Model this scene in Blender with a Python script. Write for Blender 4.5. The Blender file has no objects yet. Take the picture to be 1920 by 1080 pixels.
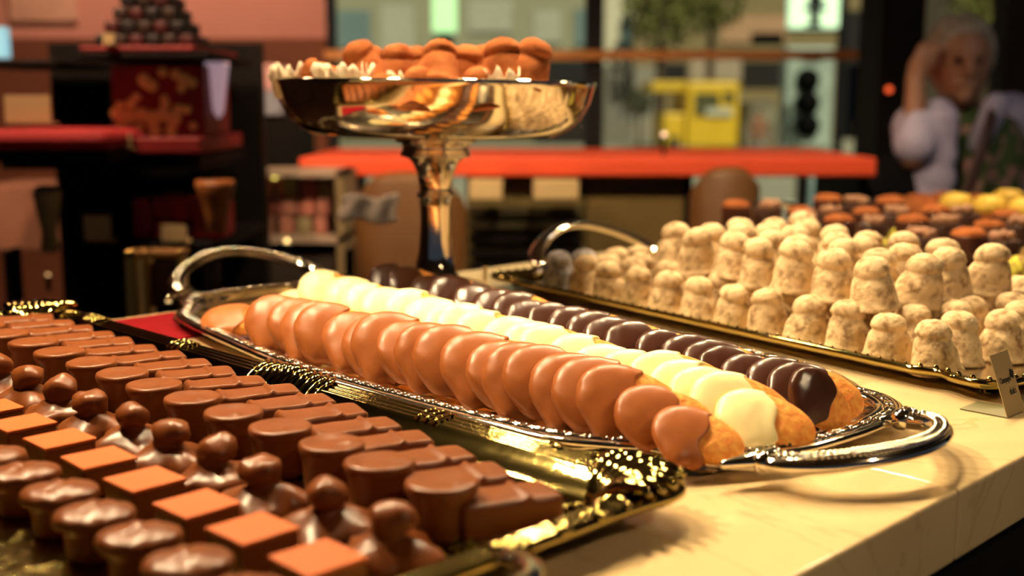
import bpy, bmesh, math, random
from math import sin, cos, pi, sqrt, atan2, radians as R
from mathutils import Vector, Matrix, noise
random.seed(7)
sc = bpy.context.scene
C = sc.collection
# ------------------------------------------------------------------ camera
F = 2197.0; HC = 0.22; PITCH = atan2(350, F); CP, SP = cos(PITCH), sin(PITCH)
cam_d = bpy.data.cameras.new('camera'); cam = bpy.data.objects.new('camera', cam_d); C.objects.link(cam)
cam.location = (0, 0, HC); cam.rotation_euler = (pi/2 - PITCH, 0, 0)
cam_d.sensor_width = 36; cam_d.lens = 36*F/1920; cam_d.clip_start = 0.02; cam_d.clip_end = 300
cam_d.dof.use_dof = True; cam_d.dof.focus_distance = 0.83; cam_d.dof.aperture_fstop = 4.3; cam_d.dof.aperture_blades = 0
sc.camera = cam
# ------------------------------------------------------------------ world, exposure
sc.view_settings.view_transform = 'Standard'; sc.view_settings.look = 'None'
sc.view_settings.gamma = 1; sc.view_settings.use_curve_mapping = False; sc.view_settings.exposure = 0.0
w = bpy.data.worlds.new('sky'); sc.world = w; w.use_nodes = True
bg = w.node_tree.nodes['Background']; bg.inputs[0].default_value = (0.55, 0.68, 1.0, 1); bg.inputs[1].default_value = 0.055
# ------------------------------------------------------------------ lights
def UV(u, v, z=0.0):
    "counter frame: u runs along the trays towards the shop window, v along the counter"
    return Vector(((u+v)/sqrt(2), (v-u)/sqrt(2), z))
def spot(pos, target, power, col=(1, .74, .42), size=95, rad=.03, blend=.6):
    l = bpy.data.lights.new('spot', 'SPOT'); l.energy = power; l.color = col; l.spot_size = R(size); l.spot_blend = blend
    l.shadow_soft_size = rad
    o = bpy.data.objects.new('spot_light', l); C.objects.link(o); o.location = pos
    o.rotation_euler = (Vector(target)-Vector(pos)).to_track_quat('-Z', 'Y').to_euler(); return o
for (x, y, z, tx, ty, p) in [(-.55, .92, .80, -.28, .62, 32), (-.30, 1.12, .95, -.05, .80, 22), (.10, 1.25, .95, .20, .85, 24),
                             (-.45, 1.55, 1.0, -.05, 1.35, 16), (.35, 1.60, 1.0, .45, 1.35, 26), (.95, 1.9, 1.05, .85, 1.6, 22)]:
    spot((x, y, z), (tx, ty, 0), p*1.75)
spot((.90, .10, .90), (.34, .66, -.04), 17, size=46)  # added front fill for the counter's front face
spot((.25, 1.9, 1.3), (.15, 3.0, .05), 115, (1, .70, .42), 78)  # added spot, brightens the red counter top
spot((-1.2, 3.7, 1.35), (-1.1, 4.7, .35), 60, (1, .72, .55), 100)  # added spot, lifts the pink back wall
spot((-.75, 1.9, 1.1), (-.75, 2.75, -.05), 42, (1, .62, .40), 70)  # added spot, brightens the pale shelf unit
sun = bpy.data.lights.new('sun', 'SUN'); sun.energy = 4.2; sun.color = (1, .9, .66); sun.angle = R(1)
so = bpy.data.objects.new('sun', sun); C.objects.link(so); so.rotation_euler = (R(42), 0, R(8))
def area(pos, target, power, size, col):  # added area fill for the shop interior, no visible fixture
    l = bpy.data.lights.new('fill_area', 'AREA'); l.energy = power; l.color = col; l.shape = 'DISK'; l.size = size
    o = bpy.data.objects.new('fill_area_light', l); C.objects.link(o); o.location = pos
    o.rotation_euler = (Vector(target)-Vector(pos)).to_track_quat('-Z', 'Y').to_euler(); return o
area((-1.1, 2.0, 1.2), (-1.1, 2.9, -.1), 15, .25, (1, .62, .36))
area((1.5, 2.2, 1.2), (1.3, 3.2, .2), 2.6, .3, (1, .85, .75))
# ------------------------------------------------------------------ materials
def mat(name, col, rough=.5, metal=0, noise_amt=0, nscale=40, col2=None, bump=0, bscale=80, spec=.5, coat=0, emit=None, estr=1, sss=0, detail=4, sharp=None, trans=0, alpha=1):
    m = bpy.data.materials.new(name); m.use_nodes = True; nt = m.node_tree; b = nt.nodes['Principled BSDF']
    b.inputs['Base Color'].default_value = (*col, 1); b.inputs['Roughness'].default_value = rough; b.inputs['Metallic'].default_value = metal
    b.inputs['Specular IOR Level'].default_value = spec; b.inputs['Coat Weight'].default_value = coat
    b.inputs['Coat Roughness'].default_value = .08
    if sss: b.inputs['Subsurface Weight'].default_value = sss; b.inputs['Subsurface Scale'].default_value = .006; b.inputs['Subsurface Radius'].default_value = (1, .7, .4)
    if trans: b.inputs['Transmission Weight'].default_value = trans
    if alpha < 1: b.inputs['Alpha'].default_value = alpha
    if emit: b.inputs['Emission Color'].default_value = (*emit, 1); b.inputs['Emission Strength'].default_value = estr
    tc = nt.nodes.new('ShaderNodeTexCoord')
    if col2:
        n = nt.nodes.new('ShaderNodeTexNoise'); n.inputs['Scale'].default_value = nscale; n.inputs['Detail'].default_value = detail
        nt.links.new(tc.outputs['Object'], n.inputs['Vector'])
        r = nt.nodes.new('ShaderNodeValToRGB'); lo, hi = sharp or (.35, .65)
        r.color_ramp.elements[0].position = lo; r.color_ramp.elements[1].position = hi
        r.color_ramp.elements[0].color = (*col, 1); r.color_ramp.elements[1].color = (*col2, 1)
        nt.links.new(n.outputs['Fac'], r.inputs['Fac']); nt.links.new(r.outputs['Color'], b.inputs['Base Color'])
    if bump:
        n2 = nt.nodes.new('ShaderNodeTexNoise'); n2.inputs['Scale'].default_value = bscale; n2.inputs['Detail'].default_value = 5
        nt.links.new(tc.outputs['Object'], n2.inputs['Vector'])
        bp = nt.nodes.new('ShaderNodeBump'); bp.inputs['Strength'].default_value = bump; bp.inputs['Distance'].default_value = .002
        nt.links.new(n2.outputs['Fac'], bp.inputs['Height']); nt.links.new(bp.outputs['Normal'], b.inputs['Normal'])
    return m
M = {}
M['milk'] = mat('milk_chocolate', (.35, .104, .026), .36, spec=.32, col2=(.31, .09, .023), nscale=60, bump=.08, bscale=120)
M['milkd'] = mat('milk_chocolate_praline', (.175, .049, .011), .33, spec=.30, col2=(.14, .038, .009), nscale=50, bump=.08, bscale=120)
M['square'] = mat('square_lit_top', (.47, .105, .022), .5, spec=.2, bump=.04, bscale=200)
M['dark'] = mat('dark_chocolate', (.055, .018, .010), .27, spec=.5, bump=.08, bscale=140)
M['white'] = mat('white_chocolate', (.93, .80, .42), .35, spec=.4, sss=.15, bump=.05, bscale=90)
M['cake'] = mat('madeleine_sponge', (.74, .24, .05), .7, col2=(.88, .42, .09), nscale=140, bump=.5, bscale=300, spec=.2)
M['sugar'] = mat('sugar_dusted_truffle', (.25, .155, .078), .95, col2=(.66, .50, .30), nscale=120, bump=.8, bscale=260, spec=.1, sharp=(.30, .54), detail=8)
M['greytruffle'] = mat('grey_truffle', (.13, .12, .13), .95, col2=(.50, .47, .48), nscale=110, bump=.8, bscale=260, spec=.1, sharp=(.36, .62), detail=8)  # mottled dark and light grey
M['cocoa'] = mat('cocoa_dusted_truffle', (.29, .080, .024), .95, col2=(.44, .145, .05), nscale=70, bump=.5, bscale=240, spec=.08)
M['gold'] = mat('gilt_silver', (.36, .285, .095), .08, 1, bump=.10, bscale=90)
M['goldfloor'] = mat('etched_gilt_floor', (.36, .29, .10), .10, 1, bump=.9, bscale=130)
M['silver'] = mat('polished_silver', (.82, .76, .64), .09, 1, bump=.02, bscale=60)
M['silverfloor'] = mat('silver_tray_floor', (.80, .72, .58), .13, 1, bump=.25, bscale=70)
M['patina'] = mat('darkened_silver', (.10, .085, .06), .25, 1, bump=.1, bscale=200)
M['paper'] = mat('cream_paper', (.9, .76, .55), .8)
M['card'] = mat('price_card', (.34, .25, .12), .6)
M['cardback'] = mat('price_card_foot', (.16, .15, .07), .5)
M['ink'] = mat('ink', (.01, .008, .01), .6)
M['red'] = mat('red_cloth', (.17, .002, .006), .9, col2=(.14, .002, .005), nscale=20, spec=.1)
M['redpad'] = mat('red_padding', (.36, .010, .012), .8, col2=(.30, .008, .010), nscale=20)
M['redtop'] = mat('red_laminate', (.88, .10, .03), .55, col2=(.80, .09, .028), nscale=3)
M['redbox'] = mat('red_package', (.26, .010, .008), .6, col2=(.16, .006, .006), nscale=9)
M['blackwood'] = mat('black_wood', (.004, .003, .0025), .7, col2=(.007, .005, .004), nscale=10, spec=.15)
M['brown'] = mat('brown_leather', (.15, .068, .014), .55, col2=(.12, .052, .011), nscale=6)
M['olive'] = mat('olive_cabinet', (.13, .10, .025), .6, col2=(.10, .075, .02), nscale=5)
M['cream'] = mat('cream_card', (.62, .47, .22), .8)
M['goldpat'] = mat('gold_pattern', (.55, .36, .10), .6, col2=(.20, .03, .015), nscale=14, sharp=(.5, .62))
M['pinkwall'] = mat('pink_plaster', (.62, .26, .17), .9, col2=(.55, .22, .15), nscale=1.5)
M['brownwall'] = mat('brown_panel', (.20, .055, .016), .8, col2=(.16, .045, .014), nscale=2)
M['skin'] = mat('skin', (.30, .15, .085), .55, sss=.05)
M['hair'] = mat('grey_hair', (.36, .32, .25), .8, col2=(.16, .13, .09), nscale=40)
M['shirt'] = mat('lavender_shirt', (.36, .34, .48), .9, col2=(.46, .44, .60), nscale=8)
M['floral'] = mat('floral_top', (.05, .09, .025), .9, col2=(.42, .22, .20), nscale=22, sharp=(.5, .62))
M['black'] = mat('black_fabric', (.004, .004, .005), .9, spec=.1)
M['strap'] = mat('brown_strap', (.05, .02, .015), .5)
M['road'] = mat('asphalt', (.30, .30, .24), .9, col2=(.38, .37, .30), nscale=1)
M['whiteline'] = mat('road_paint', (.8, .78, .68), .8)
M['brass'] = mat('brass', (.75, .5, .15), .3, 1)
# marble with faint veins
def marble():
    m = mat('cream_marble', (.66, .50, .27), .12, spec=.5)
    nt = m.node_tree; b = nt.nodes['Principled BSDF']; tc = [n for n in nt.nodes if n.type == 'TEX_COORD'][0]
    n1 = nt.nodes.new('ShaderNodeTexNoise'); n1.inputs['Scale'].default_value = 4; n1.inputs['Detail'].default_value = 8; n1.inputs['Distortion'].default_value = 1.2
    r1 = nt.nodes.new('ShaderNodeValToRGB'); e = r1.color_ramp.elements
    e[0].position = .40; e[0].color = (.66, .51, .28, 1); e[1].position = .62; e[1].color = (.59, .44, .235, 1)
    n2 = nt.nodes.new('ShaderNodeTexNoise'); n2.inputs['Scale'].default_value = 3; n2.inputs['Detail'].default_value = 6; n2.inputs['Distortion'].default_value = 2.5
    r2 = nt.nodes.new('ShaderNodeValToRGB'); r2.color_ramp.elements[0].position = .485; r2.color_ramp.elements[0].color = (0, 0, 0, 1)
    r2.color_ramp.elements[1].position = .515; r2.color_ramp.elements[1].color = (0, 0, 0, 1)
    x = r2.color_ramp.elements.new(.5); x.color = (1, 1, 1, 1)
    mx = nt.nodes.new('ShaderNodeMix'); mx.data_type = 'RGBA'; mx.blend_type = 'MULTIPLY'
    mul = nt.nodes.new('ShaderNodeMath'); mul.operation = 'MULTIPLY'; mul.inputs[1].default_value = .35
    for n in (n1, n2): nt.links.new(tc.outputs['Object'], n.inputs['Vector'])
    nt.links.new(n1.outputs['Fac'], r1.inputs['Fac']); nt.links.new(n2.outputs['Fac'], r2.inputs['Fac'])
    nt.links.new(r2.outputs['Color'], mul.inputs[0]); nt.links.new(mul.outputs[0], mx.inputs['Factor'])
    nt.links.new(r1.outputs['Color'], mx.inputs['A']); mx.inputs['B'].default_value = (.62, .55, .42, 1)
    nt.links.new(mx.outputs['Result'], b.inputs['Base Color']); return m
M['marble'] = marble()
def glass():
    m = bpy.data.materials.new('window_glass'); m.use_nodes = True; nt = m.node_tree; nt.nodes.clear()
    o = nt.nodes.new('ShaderNodeOutputMaterial'); t = nt.nodes.new('ShaderNodeBsdfTransparent'); t.inputs[0].default_value = (.93, .95, .9, 1)
    g = nt.nodes.new('ShaderNodeBsdfGlossy'); g.inputs['Roughness'].default_value = .02; fr = nt.nodes.new('ShaderNodeFresnel'); fr.inputs[0].default_value = 1.45
    mx = nt.nodes.new('ShaderNodeMixShader'); nt.links.new(fr.outputs[0], mx.inputs[0]); nt.links.new(t.outputs[0], mx.inputs[1]); nt.links.new(g.outputs[0], mx.inputs[2])
    nt.links.new(mx.outputs[0], o.inputs[0]); return m
M['glass'] = glass()
def plain(name, col, rough=.8, **k):
    if name not in M: M[name] = mat(name, col, rough, col2=tuple(c*.8 for c in col), nscale=6, **k)
    return M[name]
def glow(name, col, s):
    if name not in M: M[name] = mat(name, col, .6, emit=col, estr=s)
    return M[name]
# ------------------------------------------------------------------ helpers
def at(px, py, z):
    "point of the plane at height z that the camera sees at this pixel"
    v = -(py-540)/F; d = Vector(((px-960)/F, CP+v*SP, -SP+v*CP)); return Vector((0, 0, HC)) + d*((z-HC)/d.z)
def atY(px, py, Y):
    v = -(py-540)/F; d = Vector(((px-960)/F, CP+v*SP, -SP+v*CP)); return Vector((0, 0, HC)) + d*(Y/d.y)
class MB:
    def __init__(s): s.v = []; s.f = []
    def add(s, vs, fs, T=None):
        n = len(s.v); s.v += [tuple(T @ Vector(p)) if T is not None else tuple(p) for p in vs]; s.f += [tuple(i+n for i in f) for f in fs]; return s
    def box(s, x0, y0, z0, x1, y1, z1, T=None):
        vs = [(x, y, z) for z in (z0, z1) for y in (y0, y1) for x in (x0, x1)]
        return s.add(vs, [(0, 2, 3, 1), (4, 5, 7, 6), (0, 1, 5, 4), (2, 6, 7, 3), (0, 4, 6, 2), (1, 3, 7, 5)], T)
    def lathe(s, prof, n=32, T=None, fr=None, cap=True):
        vs = []; fs = []
        for (r, z) in prof:
            for k in range(n):
                a = 2*pi*k/n; rr = r*(fr(a, z) if fr else 1); vs.append((rr*cos(a), rr*sin(a), z))
        for i in range(len(prof)-1):
            for k in range(n):
                k2 = (k+1) % n; fs.append((i*n+k, i*n+k2, (i+1)*n+k2, (i+1)*n+k))
        if cap:
            fs.append(tuple(range(n))[::-1]); fs.append(tuple((len(prof)-1)*n+k for k in range(n)))
        return s.add(vs, fs, T)
    def ball(s, c, r, n=10, sc_=(1, 1, 1), T=None):
        prof = [(r*sin(pi*i/(n)) if 0 < i < n else r*.01, -r*cos(pi*i/n)) for i in range(n+1)]
        t = Matrix.Translation(c) @ Matrix.Diagonal((*sc_, 1)); return s.lathe(prof, n*2, (T @ t) if T is not None else t)
    def tube(s, pts, rad, n=10, closed=False, flat=1.0, up=(0, 0, 1), T=None):
        pts = [Vector(p) for p in pts]; L = len(pts); vs = []; fs = []; up = Vector(up)
        for i, p in enumerate(pts):
            a = pts[(i-1) % L] if closed or i > 0 else p; b = pts[(i+1) % L] if closed or i < L-1 else p
            t = (b-a).normalized(); sd = t.cross(up)
            if sd.length < 1e-4: sd = t.cross(Vector((1, 0, 0)))
            sd.normalize(); q = sd.cross(t).normalized(); r = rad(i/(L-1)) if callable(rad) else rad
            for k in range(n):
                an = 2*pi*k/n; vs.append(p + sd*cos(an)*r + q*sin(an)*r*flat)
        for i in range(L if closed else L-1):
            j = (i+1) % L
            for k in range(n): k2 = (k+1) % n; fs.append((i*n+k, i*n+k2, j*n+k2, j*n+k))
        if not closed: fs.append(tuple(range(n))[::-1]); fs.append(tuple((L-1)*n+k for k in range(n)))
        return s.add(vs, fs, T)
    def cap(s, p0, p1, r0, r1, n=12):
        "tapered capsule"
        p0, p1 = Vector(p0), Vector(p1); d = p1-p0; L = max(d.length, 1e-5); q = d.to_track_quat('Z', 'Y').to_matrix().to_4x4(); T = Matrix.Translation(p0) @ q
        prof = [(max(r0*cos(a), r0*.02), r0*sin(a)) for a in [-pi/2+pi/2*i/4 for i in range(5)]] + [(max(r1*cos(a), r1*.02), L+r1*sin(a)) for a in [pi/2*i/4 for i in range(5)]]
        return s.lathe(prof, n, T)
    def me(s, name, m, smooth=True):
        me = bpy.data.meshes.new(name); me.from_pydata(s.v, [], s.f); me.update()
        me.materials.append(m)
        if smooth: me.shade_smooth()
        return me
    def build(s, name, m, parent=None, smooth=True, bevel=0, remesh=0, subsurf=0):
        o = bpy.data.objects.new(name, s.me(name, m, smooth)); C.objects.link(o)
        if parent is not None: o.parent = parent
        if remesh:
            md = o.modifiers.new('remesh', 'REMESH'); md.mode = 'VOXEL'; md.voxel_size = remesh; md.use_smooth_shade = True
            sm = o.modifiers.new('smooth', 'SMOOTH'); sm.factor = .5; sm.iterations = 4
        if bevel:
            md = o.modifiers.new('bevel', 'BEVEL'); md.width = bevel; md.segments = 3; md.limit_method = 'ANGLE'
            o.data.shade_smooth()
            wn = o.modifiers.new('wn', 'WEIGHTED_NORMAL')
        if subsurf:
            md = o.modifiers.new('sub', 'SUBSURF'); md.levels = subsurf; md.render_levels = subsurf
        return o
def empty(name, loc, rz=0):
    o = bpy.data.objects.new(name, None); o.empty_display_size = .02; C.objects.link(o); o.location = loc; o.rotation_euler = (0, 0, rz); return o
def tag(o, label=None, cat=None, group=None, kind=None):
    if label: o['label'] = label
    if cat: o['category'] = cat
    if group: o['group'] = group
    if kind: o['kind'] = kind
    return o
def copy_tree(o, parent=None):
    c = o.copy(); C.objects.link(c); c.parent = parent
    for ch in [x for x in bpy.data.objects if x.parent == o]: copy_tree(ch, c)
    return c
KIDS = {}
def copy_thing(o):
    if o.name not in KIDS: KIDS[o.name] = [x for x in bpy.data.objects if x.parent == o]
    c = o.copy(); C.objects.link(c)
    for ch in KIDS[o.name]:
        d = ch.copy(); C.objects.link(d); d.parent = c
    return c
ORD = ['first', 'second', 'third', 'fourth', 'fifth', 'sixth', 'seventh', 'eighth', 'ninth', 'tenth', 'eleventh', 'twelfth', 'thirteenth', 'fourteenth',
       'fifteenth', 'sixteenth', 'seventeenth', 'eighteenth', 'nineteenth', 'twentieth', 'twenty-first', 'twenty-second', 'twenty-third', 'twenty-fourth', 'twenty-fifth']
def nz(p, s=1, seed=0): return noise.noise(Vector((p[0]*s+seed*7.3, p[1]*s+seed*3.1, p[2]*s+seed)))
R45 = -pi/4      # counter frame: local x = u, local y = v
def frame(u, v, z=0): return Matrix.Translation(UV(u, v, z)) @ Matrix.Rotation(R45, 4, 'Z')
# ------------------------------------------------------------------ the shop: counter, floor, ceiling, walls
FL = -1.28
def struct(name, mb, m, **k): return tag(mb.build(name, m, smooth=False, **k), kind='structure')
cnt = empty('marble_counter', UV(-.7, .9, FL), R45)
tag(cnt, 'cream veined marble display counter carrying the silver trays', 'counter')
def loc(mb): # counter-local shapes given in (u,v,z) -> relative to the empty
    mb.v = [(x+.7, y-.9, z-FL) for (x, y, z) in mb.v]; return mb
U0, U1, V0, V1 = -1.122, -.275, -.5, 2.3
m1 = loc(MB().box(U0, V0, -.044, U1, .638, 0)); m1.build('marble_slab', M['marble'], cnt, bevel=.0025)
m2 = loc(MB().box(U0, .6386, -.044, U1, V1, 0)); m2.build('marble_slab', M['marble'], cnt, bevel=.0025)
loc(MB().box(U0+.03, V0+.03, FL, U1-.03, V1-.03, -.0445)).build('cabinet_base', M['blackwood'], cnt, bevel=.002)
struct('floor', MB().box(-6, -2.5, FL-.1, 6, 5, FL), plain('dark_floor', (.10, .055, .03), .4))
struct('ceiling', MB().box(-6, -3, 1.5, 6, 5, 1.6), plain('ceiling_paint', (.10, .07, .04)))  # unseen; reaches out past the camera to keep sun off the counter
WY = 4.7
def pbox(mb, x0, y0, x1, y1, Y, t): # box whose front face covers these pixels at depth Y
    a = atY(x0, y0, Y); b = atY(x1, y1, Y); return mb.box(a.x, Y, b.z, b.x, Y+t, a.z)
# back wall: plaster on the left, window wall to the right
xl = atY(612, 100, WY).x; xr = atY(1655, 100, WY).x
struct('wall_back', MB().box(-6, WY, atY(0, 72, WY).z, xl, WY+.15, 1.5), M['pinkwall'])
struct('trim_1', MB().box(-6, WY-.02, FL, xl, WY+.15, atY(0, 72, WY).z), M['brownwall'])
struct('wall_left', MB().box(-3.6, -2.5, FL, -3.5, WY, 1.5), plain('wall_left_paint', (.10, .05, .03)))
wf = MB(); dk = plain('window_frame_paint', (.012, .010, .009))
for a, b in ((1100, 1133),): wf.box(atY(a, 0, WY).x, WY, FL, atY(b, 0, WY).x, WY+.1, 1.5)
wf.box(xl, WY, FL, xl+.03, WY+.1, 1.5); struct('window_1', wf, dk)
struct('trim_2', MB().box(xl, WY-.05, atY(0, 112, WY).z, xr+.4, WY-.005, atY(0, 95, WY).z), plain('orange_glow_wood', (.85, .34, .09)))  # orange lamp glow on the rail put into its colour
g = MB().box(xl, WY+.04, FL, 6, WY+.046, 1.5); tag(g.build('window_2', M['glass'], smooth=False), kind='structure')
struct('wall_right', MB().box(atY(1655, 0, 4.0).x, 4.0, FL, atY(1738, 0, 4.0).x, 4.25, 1.5), M['blackwood'])
struct('trim_3', MB().box(atY(1868, 0, WY).x, WY-.1, FL, atY(1868, 0, WY).x+.6, WY+.03, 1.5), plain('dark_brown_post', (.05, .028, .012)))
# ------------------------------------------------------------------ tray builder
def rrect(hx, hy, r, n=10, m=60):
    pts = []
    for (cx, cy, a0) in ((1, -1, -pi/2), (1, 1, 0), (-1, 1, pi/2), (-1, -1, pi)):
        for k in range(n+1):
            a = a0 + pi/2*k/n; pts.append((cx*(hx-r)+r*cos(a), cy*(hy-r)+r*sin(a)))
        L = (2*(hy-r) if cy*cx < 0 else 2*(hx-r))
        nx = {(1, -1): (0, 1), (1, 1): (-1, 0), (-1, 1): (0, -1), (-1, -1): (1, 0)}[(cx, cy)]
        p = pts[-1]
        for k in range(1, m): pts.append((p[0]+nx[0]*L*k/m, p[1]+nx[1]*L*k/m))
    return pts
def normals(pts):
    N = len(pts); out = []
    for i in range(N):
        a, b = pts[i-1], pts[(i+1) % N]; t = Vector((b[0]-a[0], b[1]-a[1])).normalized(); out.append((-t.y, t.x)) # inward for ccw
    return out
def resample(pts, n):
    L = [0]
    for i in range(len(pts)): a, b = pts[i], pts[(i+1) % len(pts)]; L.append(L[-1]+math.dist(a, b))
    out = []; j = 0
    for k in range(n):
        s = L[-1]*k/n
        while L[j+1] < s: j += 1
        a, b = pts[j], pts[(j+1) % len(pts)]; t = (s-L[j])/max(L[j+1]-L[j], 1e-9); out.append((a[0]+(b[0]-a[0])*t, a[1]+(b[1]-a[1])*t))
    return out
def catmull(P, n=12):
    out = []; N = len(P)
    for i in range(N):
        p0, p1, p2, p3 = (Vector(P[(i+k-1) % N]) for k in range(4))
        for k in range(n):
            t = k/n; out.append(tuple(.5*((2*p1)+(-p0+p2)*t+(2*p0-5*p1+4*p2-p3)*t*t+(-p0+3*p1-3*p2+p3)*t**3)))
    return out
def ring_surface(rings):
    mb = MB(); n = len(rings[0])
    for r in rings: mb.v += r
    for i in range(len(rings)-1):
        for k in range(n): k2 = (k+1) % n; mb.f.append((i*n+k, i*n+k2, (i+1)*n+k2, (i+1)*n+k))
    return mb
# ---- tray 1: gilt tray of pralines
T1 = frame(-.745, .285)
def tray_gilt():
    HX, HY = .392, .217; t = empty('serving_tray', UV(-.745, .275, 0), R45)
    tag(t, 'gilt rectangular tray with reeded ornamental rim nearest the camera, holding moulded pralines', 'tray')
    base = resample(rrect(HX, HY, .03), 900)
    # ornament positions swell the outline
    orn = [(HX, HY), (-HX, HY), (HX, -HY), (-HX, -HY)]
    mids = [(.035, HY), (.035, -HY)]
    def swell(p):
        s = 0
        for q in orn: s += .008*math.exp(-((p[0]-q[0])**2+(p[1]-q[1])**2)/.03**2)
        for q in mids: s += .003*math.exp(-((p[0]-q[0])**2+(p[1]-q[1])**2)/.03**2)
        return s
    nn = normals(base); base = [(p[0]-n[0]*swell(p), p[1]-n[1]*swell(p)) for p, n in zip(base, nn)]; nn = normals(base)
    prof = [(.045, .0018), (.02, .006), (.004, .0135), (.0, .0165), (.0006, .0195)]
    for i in range(25):
        d = .001+.019*i/24; prof.append((d, .020-.0022*(i/24)**1.3+.0013*abs(sin(pi*4*i/24))))
    for i in range(1, 11):
        q = i/10; prof.append((.020+.024*q, .0178-.0118*sin(q*pi/2)**.9))
    rings = []
    for d, z in prof:
        rings.append([(p[0]+n[0]*d, p[1]+n[1]*d, z) for p, n in zip(base, nn)])
    ring_surface(rings).build('rim', M['gold'], t)
    fl = MB(); inn = [(p[0]+n[0]*.0435, p[1]+n[1]*.0435, .006) for p, n in zip(base, nn)]
    fl.v = inn + [(x, y, .0022) for x, y, z in inn]; N = len(inn); fl.f = [tuple(range(N)), tuple(range(N, 2*N))[::-1]]
    fl.build('tray_floor', M['goldfloor'], t, smooth=False)
    # fine beading at the foot of the rim
    b = MB(); inr = resample([(p[0]+n[0]*.047, p[1]+n[1]*.047) for p, n in zip(base, nn)], 420)
    for i, p in enumerate(inr): b.ball((p[0], p[1], .0072), .0017 if i % 3 else .0024, 4)
    b.build('beading', M['gold'], t)
    # wrapped ribbons round the reeds
    for i in range(0, 900, 60):
        rb = MB()
        for k in (-3, 0, 3):
            p, n = base[(i+k) % 900], nn[(i+k) % 900]
            pts = [(p[0]+n[0]*d, p[1]+n[1]*d, z+.0008) for d, z in [(-.001, .015), (.0, .0195), (.004, .0215), (.010, .0215), (.016, .0205), (.021, .018)]]
            rb.tube(pts, .0012, 6)
        rb.build('ribbon_tie', M['gold'], t)
    # gadrooned cartouche at the middle of each long side, shells at the corners
    def gad(cx, cy, sgn):
        g = MB()
        for k in range(-5, 6):
            w = 1-abs(k)/7; x0 = cx+k*.0085
            pts = [(x0-.008+.016*q+.004*sin(q*5), cy-sgn*(.001+.030*q), .0225+.0035*w*sin(pi*q)-.011*q*q) for q in [i/10 for i in range(11)]]
            g.tube(pts, lambda q: .0012+.0032*w*sin(pi*min(1, q+.12)), 8)
        return g
    gad(.035, HY+.003, 1).build('gadrooned_cartouche', M['gold'], t); gad(.035, -HY-.003, -1).build('gadrooned_cartouche', M['gold'], t)
    for (sx, sy) in ((1, 1), (-1, 1), (1, -1), (-1, -1)):
        g = MB(); cx, cy = sx*(HX-.045), sy*(HY-.045)
        for k in range(9):
            a = atan2(sy, sx) + (k-4)*.2; L = .050-.0025*abs(k-4)
            pts = [(cx+cos(a+.15*sin(q*3))*(.008+L*q), cy+sin(a+.15*sin(q*3))*(.008+L*q), .0095+.0165*sin(q*pi*.62)) for q in [i/10 for i in range(11)]]
            g.tube(pts, lambda q: .0012+.0038*sin(pi*min(1, q*.9+.05)), 8)
        for sd in (-1, 1): # scrolls either side of the shell
            for j in range(3):
                a0 = atan2(sy, sx)+sd*(1.15+.33*j)
                c = (cx+cos(a0)*(.034+.018*j), cy+sin(a0)*(.034+.018*j))
                pts = [(c[0]+cos(q)*(.011-.0012*q), c[1]+sin(q)*(.011-.0012*q), .0205-.0006*q) for q in [i*.5 for i in range(13)]]
                pts = [(min(max(x, -HX+.002), HX-.002), min(max(y, -HY+.002), HY-.002), z) for x, y, z in pts]
                g.tube(pts, lambda q: .0028*(1-q*.6), 7)
        g.build('corner_shell', M['gold'], t)
    for s in (1, -1):
        h = MB(); pts = [(s*(HX-.006+.052*sin(pi*q)**.7), -.075*cos(pi*q), .018+.010*sin(pi*q)) for q in [i/24 for i in range(25)]]
        h.tube(pts, lambda q: .0068-.0015*sin(pi*q), 14, flat=.7).build('handle', M['silver'], t)
    return t
tray_gilt()
# ---- tray 2: silver tray with beaded rim, loop handles
def loop_handle(t, s, A, w, reach, h, r, beads=True, m='silver', z0=.014, cy=0):
    pts = []
    for i in range(41):
        q = i/40; a = pi*q
        pts.append(Vector((s*(A-.004+reach*sin(a)**.62), cy-w*cos(a)*(1-.12*sin(a)) - w*.25*(cos(a)**5), z0+h*sin(a)**.8)))
    o = MB().tube(pts, lambda q: r*(1.25-.35*sin(pi*q)), 16, flat=.62).build('handle', M[m], t)
    for e in (0, 40): # leaf shaped root
        p = pts[e]; mb = MB(); sg = -1 if e == 0 else 1
        mb.cap(p+Vector((s*.004, -sg*.006, .001)), p+Vector((-s*.010, sg*.022, .000)), r*.95, r*.35)
        mb.cap(p+Vector((s*.004, sg*.004, .001)), p+Vector((-s*.005, -sg*.014, .000)), r*.85, r*.35)
        mb.build('handle_root', M[m], t)
    if beads:
        MB().tube([p+Vector((0, 0, r*.40)) for p in pts], r*.72, 10, flat=.36).build('handle_inlay', M['patina'], t)
        b = MB()
        for i in range(0, 120):
            q = i/119*40; k = min(int(q), 39); f = q-k; p = pts[k].lerp(pts[k+1], f); tn = (pts[k+1]-pts[k]).normalized(); sd = tn.cross(Vector((0, 0, 1))).normalized()
            off = r*.35*(1 if i % 2 else -1)
            b.ball(p+sd*off+Vector((0, 0, r*.66)), r*.27, 5)
        b.build('handle_beading', M[m], t)
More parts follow.
